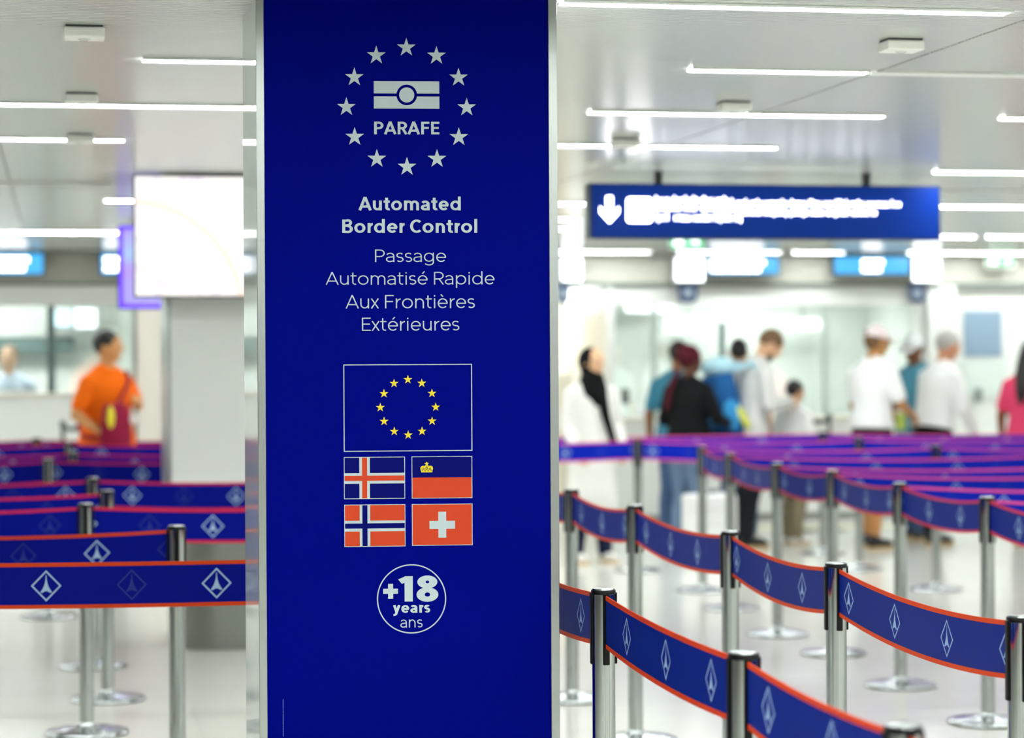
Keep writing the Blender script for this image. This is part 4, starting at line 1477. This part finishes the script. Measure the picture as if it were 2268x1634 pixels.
# grey haired man
person('grey haired man in a white long sleeved shirt and black trousers', (7.34, 19.45, 0), -72, 1.83, 'cf9272', WHITE_C, cloth('black', '0c0d10'), K_SHOE, HAIR_G, lean=11, head=(-10, 8), sleeve='long',
       arms=(((-.25, .10, 1.12), (-.20, .24, .93)), ((.26, .10, 1.12), (.22, .25, .92))), girth=1.12, hem=.95, feet=((-.12, .12), (.12, -.06)))
# woman in pink
def longhair(t, parts, th, tl, RH, RL):
    mb = MB()
    loft(mb, [(th((0, -.03, 1.72)), Vector((.07, 0, 0)), Vector((0, .07, 0))), (th((0, -.06, 1.62)), Vector((.09, 0, 0)), Vector((0, .06, 0))), (tl((0, -.12, 1.48)), Vector((.10, 0, 0)), Vector((0, .04, 0))), (tl((-.03, -.145, 1.33)), Vector((.06, 0, 0)), Vector((0, .03, 0))), (tl((-.04, -.15, 1.22)), Vector((.02, 0, 0)), Vector((0, .015, 0)))], 18)
    parts.append(remeshed('long_hair', mb, HAIR_K, t, .010))
person('woman in a bright pink top with long black hair', (8.09, 19.12, 0), -40, 1.72, '8c5230', cloth('pink', 'ea4a72'), cloth('navy', '16203c'), K_SHOE, HAIR_K, extra=longhair, girth=1.1)
# man in orange
def print_strip(t, parts, th, tl, RH, RL):
    mb = MB()
    for j in range(9):
        x = -.085 + j * .019
        yy = .13 * math.sqrt(max(0, 1 - (x / .19) ** 2)) + .004
        mb.box(x, x + .013, yy, yy + .004, 1.215, 1.245)
    parts.append(mb.build('chest_print', mat('print_brown', 'a84a10', .7), t))
person('man in an orange tee shirt standing beside the cream column', (.363, 18.82, 0), -138, 1.83, 'c88e5a', cloth('orange', 'ee6a06'), cloth('slate', '5c6068'), K_SHOE, HAIR_K, head=(28, 0), girth=1.22,
       arms=(((-.32, .0, 1.20), (-.10, .23, 1.25)), ((.31, .0, 1.14), (.24, .20, 1.02))), extra=print_strip, group='people before the officer booth')
t = thing('shoulder_bag', 'maroon shoulder bag carried by the man in orange', 'bag', (.363, 18.82, 0), math.radians(-138))
mb = MB()
loft(mb, [(Vector((.16, .27, z)), Vector((rx, 0, 0)), Vector((0, ry, 0))) for z, rx, ry in ((.80, .13, .05), (.84, .155, .07), (1.05, .15, .075), (1.24, .13, .055), (1.28, .11, .03))], 20)
remeshed('bag', mb, cloth('maroon', '8a1638'), t, .012)
mb = MB()
pts_ = [(.14, .26, 1.26), (.04, .22, 1.34), (-.08, .16, 1.44), (-.15, .07, 1.52), (-.17, -.06, 1.50), (-.05, -.19, 1.30), (.14, -.18, 1.10), (.26, .02, 1.02), (.26, .18, 1.02)]
for a, c in zip(pts_[:-1], pts_[1:]):
    capsule(mb, a, .016, c, .016, 10)
remeshed('strap', mb, cloth('maroon', '8a1638'), t, .009)
mb = MB()
ellip(mb, (.27, .33, 1.18), (.035, .02, .085))
mb.build('yellow_pouch', mat('pouch_yellow', 'e0d020', .5), t, 60)
mb = MB()
ellip(mb, (.05, .345, 1.16), (.036, .014, .04))
mb.build('badge', mat('badge_pale', 'd8d0cc', .4), t, 60)
# officer
person('officer in a pale blue shirt behind the booth glass', (-.47, 23.45, 0), 168, 1.74, 'dcb094', cloth('pale_blue', 'ccd8ec'), cloth('navy', '16203c'), K_SHOE, HAIR_B, girth=1.1, group='people before the officer booth')

# luggage
t = thing('suitcase', 'white cabin suitcase standing among the lane belts', 'suitcase', (5.02, 18.2, 0), math.radians(8))
bevel(MB().box(-.20, .20, -.11, .11, .05, .54).build('shell', mat('suitcase_white', 'f4f5f4', .3), t), .03, 3)
for z in (.18, .30, .42):
    MB().box(-.19, .19, -.114, -.108, z - .006, z + .006).build('rib', mat('suitcase_rib', 'e4e6e6', .35), t)
for x in (-.15, .15):
    for y in (-.07, .07):
        o = MB().lathe([(.010, -.025), (.025, -.022), (.025, .022), (.010, .025)], 16).build('wheel', BLACKP, t, 40)
        o.location = (x, y, .025)
        o.rotation_euler = (0, math.pi / 2, 0)
MB().box(-.07, .07, -.02, .02, .54, .57).build('handle', mat('handle_grey', '7c8286', .4), t)
